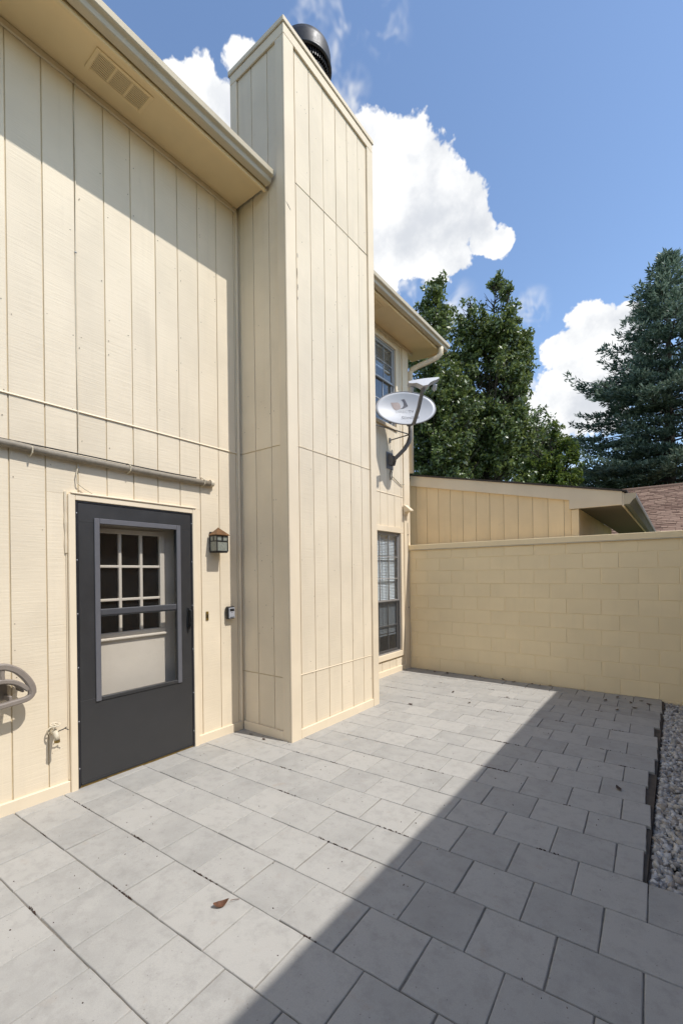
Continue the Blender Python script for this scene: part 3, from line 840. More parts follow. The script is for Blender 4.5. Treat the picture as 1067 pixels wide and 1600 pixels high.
nt.links.new(tr.outputs[0], mx.inputs[1]); nt.links.new(df.outputs[0], mx.inputs[2]); nt.links.new(mx.outputs[0], o_.inputs[0])
window(WLOW, .085, 1.14, 4, 3, 2, 'bronze_sash', .62, True)
tag(window(WUP, .05, 4.585, 4, 2, 2, 'alu_white', 4.80, False), 'upper window above the satellite dish')
print('house parts', len([o for o in C.objects if o.parent]))

# ------------------------------------------------------------------ block wall
bw = thing('block_wall', (-1.2, YB + .1, 0), 'painted cream concrete block wall with a flat cap closing off the patio', 'wall')
obj('mortar_core', MB().box(XW + .022, 1.68, YB + .0052, YB + .19, -.12, 1.945), M['block'], bw)
CO = .2; zz = 1.955; row = 0
bv = {}
def block_mesh(w, h, v):
    key = (round(w, 3), round(h, 3), v)
    if key not in bv:
        r = random.Random(v * 31 + int(w * 1000)); mb = MB()
        nx = 5; 
        hw, hh = w / 2, h / 2; c = .0045
        mb.cbox(-hw, hw, 0, .10, -hh, hh, c)
        for i, p in enumerate(mb.v):
            if p[1] < .02: mb.v[i] = (p[0] + r.uniform(-.0015, .0015), p[1] + r.uniform(-.0012, .0012), p[2] + r.uniform(-.0012, .0012))
        me = mb.mesh('block'); me.materials.append(M['block']); bv[key] = me
    return bv[key]
br = random.Random(9)
ztop = 1.944
while ztop > -.1:
    h = (.146 if row == 0 else CO); zc = ztop - h / 2
    x = -1.592 - .4055 * 6 + (.2 if row % 2 else 0)
    while x < 1.66:
        x0, x1 = max(x, XW + .024), min(x + .4055, 1.675)
        if x1 - x0 > .03:
            o = bpy.data.objects.new('block', block_mesh(x1 - x0 - .0045, h - .0045, br.randrange(5)))
            o.location = ((x0 + x1) / 2, YB + br.uniform(-.0012, .0012), zc); o.rotation_euler = (br.uniform(-.002, .002), 0, br.uniform(-.0025, .0025))
            link(o, bw)
        x += .4055
    ztop -= h; row += 1
obj('cap', MB().cbox(XW + .022, 1.68, YB - .022, YB + .215, 1.947, 2.032, .004), M['block'], bw)
obj('cap_flashing', MB().box(XW + .022, 1.68, YB - .0235, YB - .0215, 1.944, 1.958), M['gutter'], bw)

# ------------------------------------------------------------------ low garage behind the wall
gar = thing('garage', (-2.0, 7.5, 0), 'low cream garage with a shallow sloping roof behind the block wall', 'garage')
YG = 6.885
sl = (2.598 - 3.232) / (-.556 + 3.596)
zr = lambda x: 3.232 + sl * (x + 3.596)
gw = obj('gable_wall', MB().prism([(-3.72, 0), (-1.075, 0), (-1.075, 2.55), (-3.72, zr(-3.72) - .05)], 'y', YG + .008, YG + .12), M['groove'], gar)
ge_ = [-3.70, -3.535, -3.337, -3.129, -2.922, -2.712, -2.499, -2.285, -2.074, -1.866, -1.662, -1.457, -1.248, -1.158]
for a, b in zip(ge_[:-1], ge_[1:]):
    mb = MB(); g2 = .004
    mb.quadbox([(a + g2, YG, .3), (b - g2, YG, .3), (b - g2, YG + .012, .3), (a + g2, YG + .012, .3), (a + g2, YG, zr(a) - .09), (b - g2, YG, zr(b) - .09), (b - g2, YG + .012, zr(b) - .09), (a + g2, YG + .012, zr(a) - .09)])
    obj('siding_board', mb, M['siding_gable'], gw)
obj('corner_board', MB().cbox(-1.156, -1.062, YG - .018, YG + .02, .1, 2.418, .003), M['siding_gable'], gar)
obj('side_wall', MB().box(-1.19, -1.064, YG + .021, 10.75, 0, 2.428).box(-2.4, -1.2, 10.62, 10.74, 0, 2.55).box(-2.5, -2.4, 10.75, 14, 0, 2.6), M['siding_gable'], gar)
obj('fascia', MB().quadbox([(-3.62, YG - .04, zr(-3.62) - .172), (-.556, YG - .04, zr(-.556) - .176), (-.556, YG - .0005, zr(-.556) - .176), (-3.62, YG - .0005, zr(-3.62) - .172),
                            (-3.62, YG - .04, zr(-3.62)), (-.556, YG - .04, zr(-.556)), (-.556, YG - .0005, zr(-.556)), (-3.62, YG - .0005, zr(-3.62))]), M['trim'], gar)
obj('eave_return', MB().cbox(-1.178, -.557, YG - .038, YG - .002, 2.425, 2.56, .003), M['trim'], gar)
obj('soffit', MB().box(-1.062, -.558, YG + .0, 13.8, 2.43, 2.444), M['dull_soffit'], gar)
obj('eave_fascia', MB().box(-.557, -.535, YG - .03, 13.8, 2.41, zr(-.54) - .01), M['trim'], gar)
obj('roof', MB().quadbox([(-3.75, YG - .06, zr(-3.75) + .004), (-.50, YG - .06, zr(-.50) + .004), (-.50, 13.8, zr(-.50) + .004), (-3.75, 13.8, zr(-3.75) + .004),
                          (-3.75, YG - .06, zr(-3.75) + .024), (-.50, YG - .06, zr(-.50) + .024), (-.50, 13.8, zr(-.50) + .024), (-3.75, 13.8, zr(-3.75) + .024)]), M['roof_dark'], gar)
gp = [(-.534, 2.43), (-.474, 2.43), (-.455, 2.455), (-.435, 2.485), (-.412, 2.50), (-.405, 2.525), (-.405, 2.562), (-.416, 2.566), (-.418, 2.555), (-.413, 2.55), (-.414, 2.525), (-.422, 2.508), (-.444, 2.492), (-.464, 2.458), (-.478, 2.438), (-.528, 2.438), (-.528, 2.57), (-.534, 2.57)]
obj('gutter', MB().prism(gp, 'y', YG - .028, 13.8), M['shaded_gutter'], gar)
obj('gutter_end', MB().prism(gp[:8] + [(-.534, 2.57)], 'y', YG - .032, YG - .029), M['gutter'], gar)

# ------------------------------------------------------------------ unseen neighbouring unit on the open side, sized so its eave shades the patio
nb = thing('neighbour_house', (3.0, 3.0, 0), 'unseen brown neighbouring house across the gravel, sized so its eave shades the pavers', 'house')
EX = 1.33; EZ = (EX + 1.25) * math.tan(SUN_EL) * math.cos(0) / math.sin(SUN_AZ)
nw = MB()
for k in range(64):
    y = -4.2 + k * .215
    nw.cbox(1.72, 1.735, y + .004, y + .211, -.1, EZ - .12, .002)
tag(obj('siding', nw, M['low_bounce_brown'], nb), kind='stuff')
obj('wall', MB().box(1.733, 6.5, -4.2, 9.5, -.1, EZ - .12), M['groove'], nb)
obj('soffit', MB().box(EX + .02, 1.733, -4.2, 9.5, EZ - .115, EZ - .10), M['soffit'], nb)
obj('fascia', MB().box(EX, EX + .02, -4.2, 9.5, EZ - .15, EZ), M['trim'], nb)
obj('roof', MB().prism([(EX - .02, EZ - .02), (EX - .02, EZ), (4.1, EZ + .75), (6.9, EZ), (6.9, EZ - .02), (4.1, EZ + .72)], 'y', -4.3, 9.6), M['roof_dark'], nb)

# ------------------------------------------------------------------ brown roofed house far behind
bh = thing('brown_roofed_house', (3.0, 19, 0), 'far house with a red-brown shingle roof below the blue-green conifer', 'house')
RY, RZ, EY, EZ2 = 19.0, 4.40, 15.4, 2.55
obj('wall', MB().box(-1.2, 9.5, 15.9, 22.0, -.1, 2.7), M['siding_gable'], bh)
obj('roof', MB().quadbox([(-1.7, EY, EZ2), (10, EY, EZ2), (10, RY, RZ - .02), (-1.7, RY, RZ - .02), (-1.7, EY, EZ2 + .03), (10, EY, EZ2 + .03), (10, RY, RZ + .01), (-1.7, RY, RZ + .01)])
    .quadbox([(-1.7, RY, RZ - .02), (10, RY, RZ - .02), (10, 22.6, 2.55), (-1.7, 22.6, 2.55), (-1.7, RY, RZ + .01), (10, RY, RZ + .01), (10, 22.6, 2.58), (-1.7, 22.6, 2.58)]), M['shingle'], bh)
obj('ridge_cap', MB().tube([(-1.7, RY, RZ + .03), (10, RY, RZ + .03)], .07, 8), M['shingle'], bh)
sh = MB(); rs = random.Random(21); nrow = 30
dy, dz = (RY - EY) / nrow, (RZ - EZ2) / nrow
for r_ in range(nrow):
    x = -1.7 - rs.uniform(0, .3)
    while x < 6.5:
        w = rs.uniform(.12, .34); th = rs.choice((.008, .014, .022))
        y, z = EY + r_ * dy, EZ2 + r_ * dz + .032
        sh.quadbox([(x, y, z), (x + w - .01, y, z), (x + w - .01, y + dy, z + dz), (x, y + dy, z + dz), (x, y - .01, z + th), (x + w - .01, y - .01, z + th), (x + w - .01, y + dy, z + dz + .006), (x, y + dy, z + dz + .006)])
        x += w
tag(obj('shingles', sh, M['shingle'], bh), kind='stuff')

# ------------------------------------------------------------------ trees
def leaf_quads(P, size, nrm_bias=(0, 0, .5), fold=True, r=rng):
    """a small pointed leaf (rhombus of 4 verts) at each point"""
    n = len(P)
    N_ = r.normal(size=(n, 3)) + np.array(nrm_bias); N_ /= np.linalg.norm(N_, axis=1, keepdims=True)
    T = r.normal(size=(n, 3)); T -= (T * N_).sum(1, keepdims=True) * N_; T /= np.linalg.norm(T, axis=1, keepdims=True)
    B = np.cross(N_, T); s = size * r.uniform(.65, 1.3, (n, 1))
    V = np.stack([P - T * s, P + B * s * .48 + N_ * s * .12, P + T * s, P - B * s * .48 + N_ * s * .12], 1).reshape(-1, 3)
    return V, np.arange(n * 4).reshape(-1, 4)
def noise3(P, s, ph):
    q = P * s
    return (np.sin(q[:, 0] * 1.7 + ph + 1.3 * np.sin(q[:, 1] + ph)) + np.sin(q[:, 1] * 1.9 + 2 * ph + 1.1 * np.sin(q[:, 2] * 1.3)) + np.sin(q[:, 2] * 1.5 + .7 * ph + 1.2 * np.sin(q[:, 0] * 1.1))) / 3
def leafy_tree(name, base, leaders, label, mat, leaf=.07, clumps=240, per=26, seed=1, cat='tree', group=None, spread=.30, gap=-.15):
    """leaders: (tip xyz, start xyz, radius profile [(s, r)...]); leaves sit in tight clumps at the ends of side shoots"""
    r = np.random.default_rng(seed)
    t = thing(name, base, label, cat, group)
    tr = MB()
    B0 = Vector(base)
    fork = min(l[1][2] for l in leaders)
    tr.tube([B0 + Vector((0, 0, -.15)), B0 + Vector((.03, 0, fork * .5)), B0 + Vector((0, 0, fork))], [.24, .17, .14], 10)
    P_all, D_all, S_all = [], [], []
    for tip, st, prof in leaders:
        a, b = Vector(st), Vector(tip); ln = (b - a).length
        pts = [B0 + Vector((0, 0, fork * .96))] if (a - B0).length > .2 else []
        for k in range(9):
            s = k / 8
            pts.append(a.lerp(b, s) + Vector((r.normal() * .05, r.normal() * .05, 0)) * (1 if 0 < k < 8 else 0))
        tr.tube(pts, list(np.linspace(.095, .012, len(pts))), 7)
        ss = [p[0] for p in prof]; rs_ = [p[1] for p in prof]
        for _ in range(int(clumps * ln / 6)):            # side shoots, rising steeply from the leader
            s = r.random() ** .95
            R_s = np.interp(s, ss, rs_) * r.uniform(.55, 1.18)
            an = r.uniform(0, 2 * math.pi); h = Vector((math.cos(an), math.sin(an), 0))
            c0 = a.lerp(b, s)
            rise = R_s * r.uniform(.5, 1.1)
            e = c0 + h * R_s + Vector((0, 0, rise))
            if e.z > b.z: e.z = b.z - r.uniform(0, .3)
            mid = c0.lerp(e, .5) + h * R_s * .12
            tr.tube([c0, mid, e], [.020, .013, .005], 4, False)
            nk = 1 + int(R_s / .26)
            for k in range(nk):
                f = 1 - .62 * k / max(1, nk)
                q = c0.lerp(e, f) + Vector(r.normal(size=3)) * .07
                P_all.append(np.array(q)); S_all.append(r.uniform(.65, 1.15) * (.75 if k == 0 else 1))
        for k in range(7):
            q = a.lerp(b, 1 - .02 * k) + Vector(r.normal(size=3)) * .04
            P_all.append(np.array(q)); S_all.append(.35 + .06 * k)
    obj('trunk', tr, M['bark'], t)
    P = np.array(P_all); S = np.array(S_all)
    keep = (noise3(P, 1.25, seed) > gap) | (r.random(len(P)) < .12)
    P, S = P[keep], S[keep]
    L_ = np.repeat(P, per, 0)
    d = r.normal(size=L_.shape); d /= np.linalg.norm(d, axis=1, keepdims=True)
    off = d * (r.random((len(L_), 1)) ** .45) * spread * np.repeat(S, per)[:, None] * np.array([1, 1, .9])
    V, Fq = leaf_quads(L_ + off, leaf, r=r)
    obj('crown', big_mesh('crown', V, Fq), mat, t)
    print(name, 'leaves', len(Fq))
    return t
def ray(u, v, t):       # a point t metres ahead of the camera position, used only to choose where the trees stand
    d = F_ + R2 * ((u - 530.07) / 697.02) + U2 * ((896.27 - v) / 697.02)
    return Vector((0, 0, 1.57)) + d * t
def g0(p): return (p.x, p.y, 0.0)
T1 = 17.0
b1 = ray(752, 800, T1)
def ld(u, v, u0, v0, prof, t=T1, dt=0): return (tuple(ray(u, v, t + dt)), tuple(ray(u0, v0, t + dt)), prof)
leafy_tree('pear_tree', g0(b1), [
    ld(776, 432, 752, 790, [(0, 1.7), (.3, 1.75), (.55, 1.2), (.72, .85), (.86, .5), (1, .12)]),
    ld(734, 470, 728, 790, [(0, 1.6), (.4, 1.6), (.7, .95), (.9, .42), (1, .12)], dt=.4),
    ld(794, 452, 776, 790, [(0, 1.1), (.4, 1.0), (.65, .62), (.85, .34), (1, .08)], dt=-.5),
    ld(822, 520, 780, 680, [(0, .8), (.5, .55), (.8, .38), (1, .2)], dt=.2),
    ld(800, 630, 772, 770, [(0, .9), (.6, .6), (1, .25)], dt=-.6)],
    'tall broadleaf tree with several upright tops between the house and the conifer', M['leaf'], seed=4, clumps=125, per=34, leaf=.080, gap=-.2)
b2 = ray(672, 800, 16.0)
leafy_tree('pear_tree', g0(b2), [
    ld(684, 440, 676, 790, [(0, 1.3), (.35, 1.3), (.6, .95), (.78, .62), (.92, .36), (1, .08)], t=16.0),
    ld(662, 520, 656, 790, [(0, 1.2), (.5, 1.1), (.8, .6), (1, .15)], t=16.0, dt=.5),
    ld(705, 600, 696, 790, [(0, 1.2), (.5, 1.0), (1, .3)], t=16.0, dt=-.3)],
    'narrow broadleaf tree close behind the downspout and satellite dish', M['leaf'], seed=9, clumps=125, per=34, leaf=.075, gap=-.2)
b3 = ray(862, 800, 19.0)
leafy_tree('young_tree', g0(b3), [
    ld(838, 668, 850, 800, [(0, .75), (.5, .6), (.8, .35), (1, .08)], t=19.0),
    ld(864, 655, 862, 800, [(0, .75), (.5, .55), (.8, .28), (1, .05)], t=19.0, dt=.5),
    ld(886, 690, 878, 800, [(0, .7), (.5, .5), (.8, .28), (1, .08)], t=19.0, dt=-.3)],
    'small light green young tree at the left foot of the conifer', M['leaf_light'], seed=14, clumps=150, per=26, leaf=.075, spread=.24)
b4 = ray(780, 800, 25.0)
leafy_tree('backdrop_tree', g0(b4), [
    ld(700, 610, 720, 800, [(0, 2.6), (.5, 2.4), (1, .6)], t=25.0), ld(790, 640, 790, 800, [(0, 2.6), (.5, 2.3), (1, .6)], t=25.0, dt=.8),
    ld(850, 690, 850, 800, [(0, 2.4), (.6, 1.7), (1, .5)], t=25.0)],
    'dark broad tree seen through gaps behind the upright broadleaf trees', M['leaf'], seed=22, clumps=150, per=26, leaf=.11, spread=.42)

def conifer(name, base, H, label, seed=3):
    r = np.random.default_rng(seed)
    t = thing(name, base, label, 'tree')
    B0 = np.array(base); tr = MB()
    tr.tube([B0 + np.array((0, 0, z)) for z in (-.15, 3, 7, 11, H - .3)], [.33, .28, .2, .11, .02], 10)
    zs_ = [0, 2, 6.2, 8.8, 11.0, 12.4, 13.6, 14.6, 15.2, H]; rs_ = [5.0, 5.0, 4.7, 4.2, 3.4, 2.8, 2.0, 1.15, .6, .1]
    Q, D, S = [], [], []
    z = 4.4; w = 0
    while z < H - .15:
        Rz = np.interp(z, zs_, rs_); nb_ = 7 if z < H - 2 else 6
        ph = r.uniform(0, 6.28)
        for k in range(nb_):
            an = ph + 2 * math.pi * (k + r.uniform(-.3, .3)) / nb_
            Ln = Rz * r.uniform(.62, 1.15)
            zz_ = z + r.uniform(-.16, .16)
            dirh = np.array([math.cos(an), math.sin(an), 0]); side = np.array([-math.sin(an), math.cos(an), 0])
            def pos(s): return B0 + dirh * Ln * s + np.array([0, 0, zz_ + Ln * (.10 * s - .52 * s * s + .50 * s ** 3)])
            if Ln > .7: tr.tube([pos(s) for s in (0, .35, .7, .95)], [.045, .03, .018, .006], 4, False)
            ns = max(5, int(Ln * 8))
            for i in range(ns):
                s = .16 + .84 * (i + r.random()) / ns
                c = pos(s); tang = pos(min(1, s + .02)) - pos(s - .02); tang /= np.linalg.norm(tang)
                lat = (1.02 - s) * Ln * .36 + .09
                for sd_ in (-1, 1):
                    m_ = max(1, int(lat / .17))
                    for q in range(m_):
                        f = (q + r.random()) / m_
                        p = c + side * sd_ * lat * f + tang * lat * f * .75 + np.array([0, 0, -.10 * f * lat + r.normal() * .03])
                        d = side * sd_ * .55 + tang * .9 + np.array([0, 0, .28])
                        Q.append(p); D.append(d); S.append(1.0)
        z += .50 + .16 * r.random() if z < H - 3 else .30
    for _ in range(40): Q.append(B0 + np.array([r.normal() * .06, r.normal() * .06, H - r.random() * 1.0])); D.append(np.array([r.normal() * .3, r.normal() * .3, 1])); S.append(.8)
    Q, D = np.array(Q), np.array(D)
    keep = noise3(Q, 1.3, seed) > -.45
    Q, D = Q[keep], D[keep]
    per = 6
    P = np.repeat(Q, per, 0); Dd = np.repeat(D / np.linalg.norm(D, axis=1, keepdims=True), per, 0) + r.normal(size=(len(P), 3)) * .42
    Dd /= np.linalg.norm(Dd, axis=1, keepdims=True)
    P = P + r.normal(size=P.shape) * .045
    Nn = r.normal(size=P.shape) + np.array([0, 0, 1.0]); Bn = np.cross(Nn, Dd); Bn /= np.linalg.norm(Bn, axis=1, keepdims=True)
    l = r.uniform(.14, .29, (len(P), 1)); wd = .027 * r.uniform(.8, 1.4, (len(P), 1))
    V = np.stack([P, P + Dd * l * .45 + Bn * wd, P + Dd * l, P + Dd * l * .45 - Bn * wd], 1).reshape(-1, 3)
    obj('trunk', tr, M['bark'], t)
    obj('crown', big_mesh('crown', V, np.arange(len(V)).reshape(-1, 4)), M['needle'], t)
    print(name, 'needles', len(P))
    return t
bc_ = ray(1047, 800, 20.0)
conifer('conifer', g0(bc_), 15.8, 'tall blue-green conifer rising behind the brown shingle roof')

# ------------------------------------------------------------------ satellite dish
def dish():
    t = thing('satellite_dish', (XW, 6.06, 3.33), 'white oval satellite dish on a bent grey mast beside the upper window', 'satellite dish')
    Pm = Vector((-3.27, 6.20, 3.86))                      # top of the mast
    obj('mast', MB().tube([(-3.52, 6.06, 3.33), (-3.46, 6.085, 3.37), (-3.34, 6.15, 3.50), (-3.285, 6.185, 3.60), (-3.272, 6.198, 3.67), (-3.27, 6.20, 3.76), (-3.27, 6.20, 3.92)], .031, 14), M['dish_grey'], t, True)
    obj('wall_plate', MB().cbox(XW + .003, XW + .012, 5.96, 6.16, 3.20, 3.46, .003).prism([(XW + .012, 3.26), (XW + .012, 3.44), (XW + .075, 3.40), (XW + .10, 3.33), (XW + .075, 3.25)], 'y', 6.005, 6.012)
        .prism([(XW + .012, 3.26), (XW + .012, 3.44), (XW + .075, 3.40), (XW + .10, 3.33), (XW + .075, 3.25)], 'y', 6.098, 6.105), M['dish_grey'], t)
    for y, z in ((5.40, 3.76), (6.07, 3.655)):
        obj('strut', MB().tube([(-3.275, 6.195, 3.72), (XW + .02, y, z)], .0095, 6).cbox(XW + .003, XW + .02, y - .02, y + .02, z - .035, z + .035), M['dish_grey'], t)
    # reflector frame
    n = Vector((.66, -.70, .29)).normalized()
    xr = Vector((0, 0, 1)).cross(n).normalized(); up = n.cross(xr)
    rl = R(3.0); xr2 = xr * math.cos(rl) + up * math.sin(rl); up2 = up * math.cos(rl) - xr * math.sin(rl)
    c = ray(634, 637, 1.0) - Vector((0, 0, 1.57)); c = Vector((0, 0, 1.57)) + c * ((-3.185) / c.x)
    W = lambda x, y, z: c + xr2 * x + up2 * y + n * z
    a, b, dp = .455, .285, .075
    surf = lambda x, y: dp * ((x / a) ** 2 + (y / b) ** 2) - dp
    mb = MB(); nr, ns = 10, 56
    for off in (0, -.010):
        base_ = len(mb.v); mb.v.append(tuple(W(0, 0, -dp + off)))
        for i in range(1, nr + 1):
            for k in range(ns):
                an = 2 * math.pi * k / ns; f = i / nr
                x, y = a * f * math.cos(an), b * f * math.sin(an)
                mb.v.append(tuple(W(x, y, surf(x, y) + off)))
        for k in range(ns):
            k2 = (k + 1) % ns; fc = [base_, base_ + 1 + k, base_ + 1 + k2]
            mb.f.append(fc if off == 0 else fc[::-1])
            for i in range(nr - 1):
                q = [base_ + 1 + i * ns + k, base_ + 1 + (i + 1) * ns + k, base_ + 1 + (i + 1) * ns + k2, base_ + 1 + i * ns + k2]
                mb.f.append(q if off == 0 else q[::-1])
    o1 = 1 + (nr - 1) * ns; o2 = o1 + 1 + nr * ns
    for k in range(ns):
        k2 = (k + 1) % ns; mb.f.append([o1 + k, o2 + k, o2 + k2, o1 + k2])
    ref = obj('reflector', mb, M['dish_white'], t, True)
    obj('rim', MB().tube([W(a * 1.006 * math.cos(q * math.tau / 56), b * 1.006 * math.sin(q * math.tau / 56), -.006) for q in range(57)], .0085, 6), M['dish_grey'], ref, True)
    # back bracket from mast top to the reflector
    obj('bracket', MB().tube([Pm, W(0, -.06, -dp - .02)], .035, 10).tube([W(-.14, -.12, -dp - .02), W(.14, -.12, -dp - .02)], .02, 8).tube([Pm + Vector((0, 0, .02)), W(0, -.28, -.03)], .022, 8), M['dish_grey'], t)
    # feed arm and the wide feed housing
    f0 = W(.08, -.278, .0); f1 = W(.13, -.02, .46)
    obj('feed_arm', MB().tube([W(.06, -.24, -.07), f0, f0.lerp(f1, .5) - up2 * .03, f1], [.022, .030, .029, .028], 8), M['dish_grey'], t)
    hz = [(-.23, .002), (-.235, .032), (-.16, .045), (.02, .055), (.24, .052), (.26, .035), (.20, .012), (.15, .0), (.10, -.02), (.06, -.055), (-.02, -.062), (-.07, -.03), (-.11, -.005), (-.17, -.004)]
    hb = MB(); nb_ = len(hz)
    for zf in (-.03, .055): hb.v += [tuple(f1 + xr2 * (x * .92) + up2 * (y + .05 + x * .10) + n * zf) for x, y in hz]
    hb.f += [list(range(nb_)), list(range(nb_, 2 * nb_))[::-1]] + [[i, nb_ + i, nb_ + (i + 1) % nb_, (i + 1) % nb_] for i in range(nb_)]
    obj('feed_housing', hb, M['dish_white'], t)
    for x in (-.15, .03, .19):
        p0 = f1 + xr2 * x + up2 * (.045 + x * .1)
        obj('feed_horn', MB().tube([p0 + n * -.02, p0 - n * .06 - up2 * .02, p0 - n * .085 - up2 * .03], [.026, .032, .034], 12), M['dish_white'], t)
    # printed marks on the reflector
    def printed(name, polys, mat):
        pb = MB()
        for pl in polys:
            b0 = len(pb.v); pb.v += [tuple(W(x, y, surf(x, y) + .0022)) for x, y in pl]; pb.f.append(list(range(b0, b0 + len(pl))))
        obj(name, pb, mat, ref)
    def arc(cx, cy, rx, ry, a0, a1, k=10): return [(cx + rx * math.cos(R(a0 + (a1 - a0) * i / k)), cy + ry * math.sin(R(a0 + (a1 - a0) * i / k))) for i in range(k + 1)]
    printed('logo', [[(-.205, .125), (-.10, .135)] + arc(-.11, .075, .055, .06, 80, -90) + [(-.150, .012), (-.172, .03), (-.192, .075)]], M['logo_tan'])
    printed('logo', [[(-.075, .030), (-.03, .055), (-.005, .09), (-.004, .13), (-.025, .165), (-.045, .172), (.005, .185), (.02, .175), (.06, .075), (.03, .06), (-.02, .035)]], M['logo_dark'])
    def text(s, x, y, size, mat, shear=0.0, space=1.0):
        cu = bpy.data.curves.new('lettering', 'FONT'); cu.body = s; cu.size = size; cu.shear = shear; cu.space_character = space
        tmp = bpy.data.objects.new('lettering_tmp', cu); C.objects.link(tmp)
        dg = bpy.context.evaluated_depsgraph_get(); me = bpy.data.meshes.new_from_object(tmp.evaluated_get(dg))
        bpy.data.objects.remove(tmp)
        for v in me.vertices:
            px, py = x + v.co.x, y + v.co.y
            v.co = W(px, py, surf(px, py) + .0022)
        me.materials.clear(); me.materials.append(mat)
        obj('lettering', me, None, ref)
    text('DIREC', -.150, -.040, .066, M['letter_faded'], 0, 1.05)
    text('TV', .052, -.040, .066, M['logo_dark'], 0, 1.1)
    text('Slimline', -.09, -.165, .090, M['logo_dark'], .35)
    for x, y in ((-.085, -.075), (.065, -.06), (0, -.215)): printed('bolt', [arc(x, y, .006, .006, 0, 330, 9)], M['letter_faded'])
    # cable loops
    obj('cable', MB().tube([(-3.28, 6.16, 3.68), (-3.31, 6.14, 3.58), (-3.40, 6.10, 3.44), (-3.50, 6.05, 3.28), (XW + .03, 6.06, 3.18), (XW + .02, 6.03, 3.09), (XW + .02, 6.06, 3.03), (XW + .02, 6.10, 3.06), (XW + .02, 6.10, 3.15), (XW + .02, 6.06, 3.19),
        (XW + .02, 6.03, 3.12), (XW + .02, 6.05, 3.05), (XW + .02, 6.12, 3.09), (XW + .015, 6.25, 3.05), (XW + .01, 6.38, 3.00), (XW + .03, 6.47, 3.02)], .006, 6), M['conduit'], t, True)
dish()

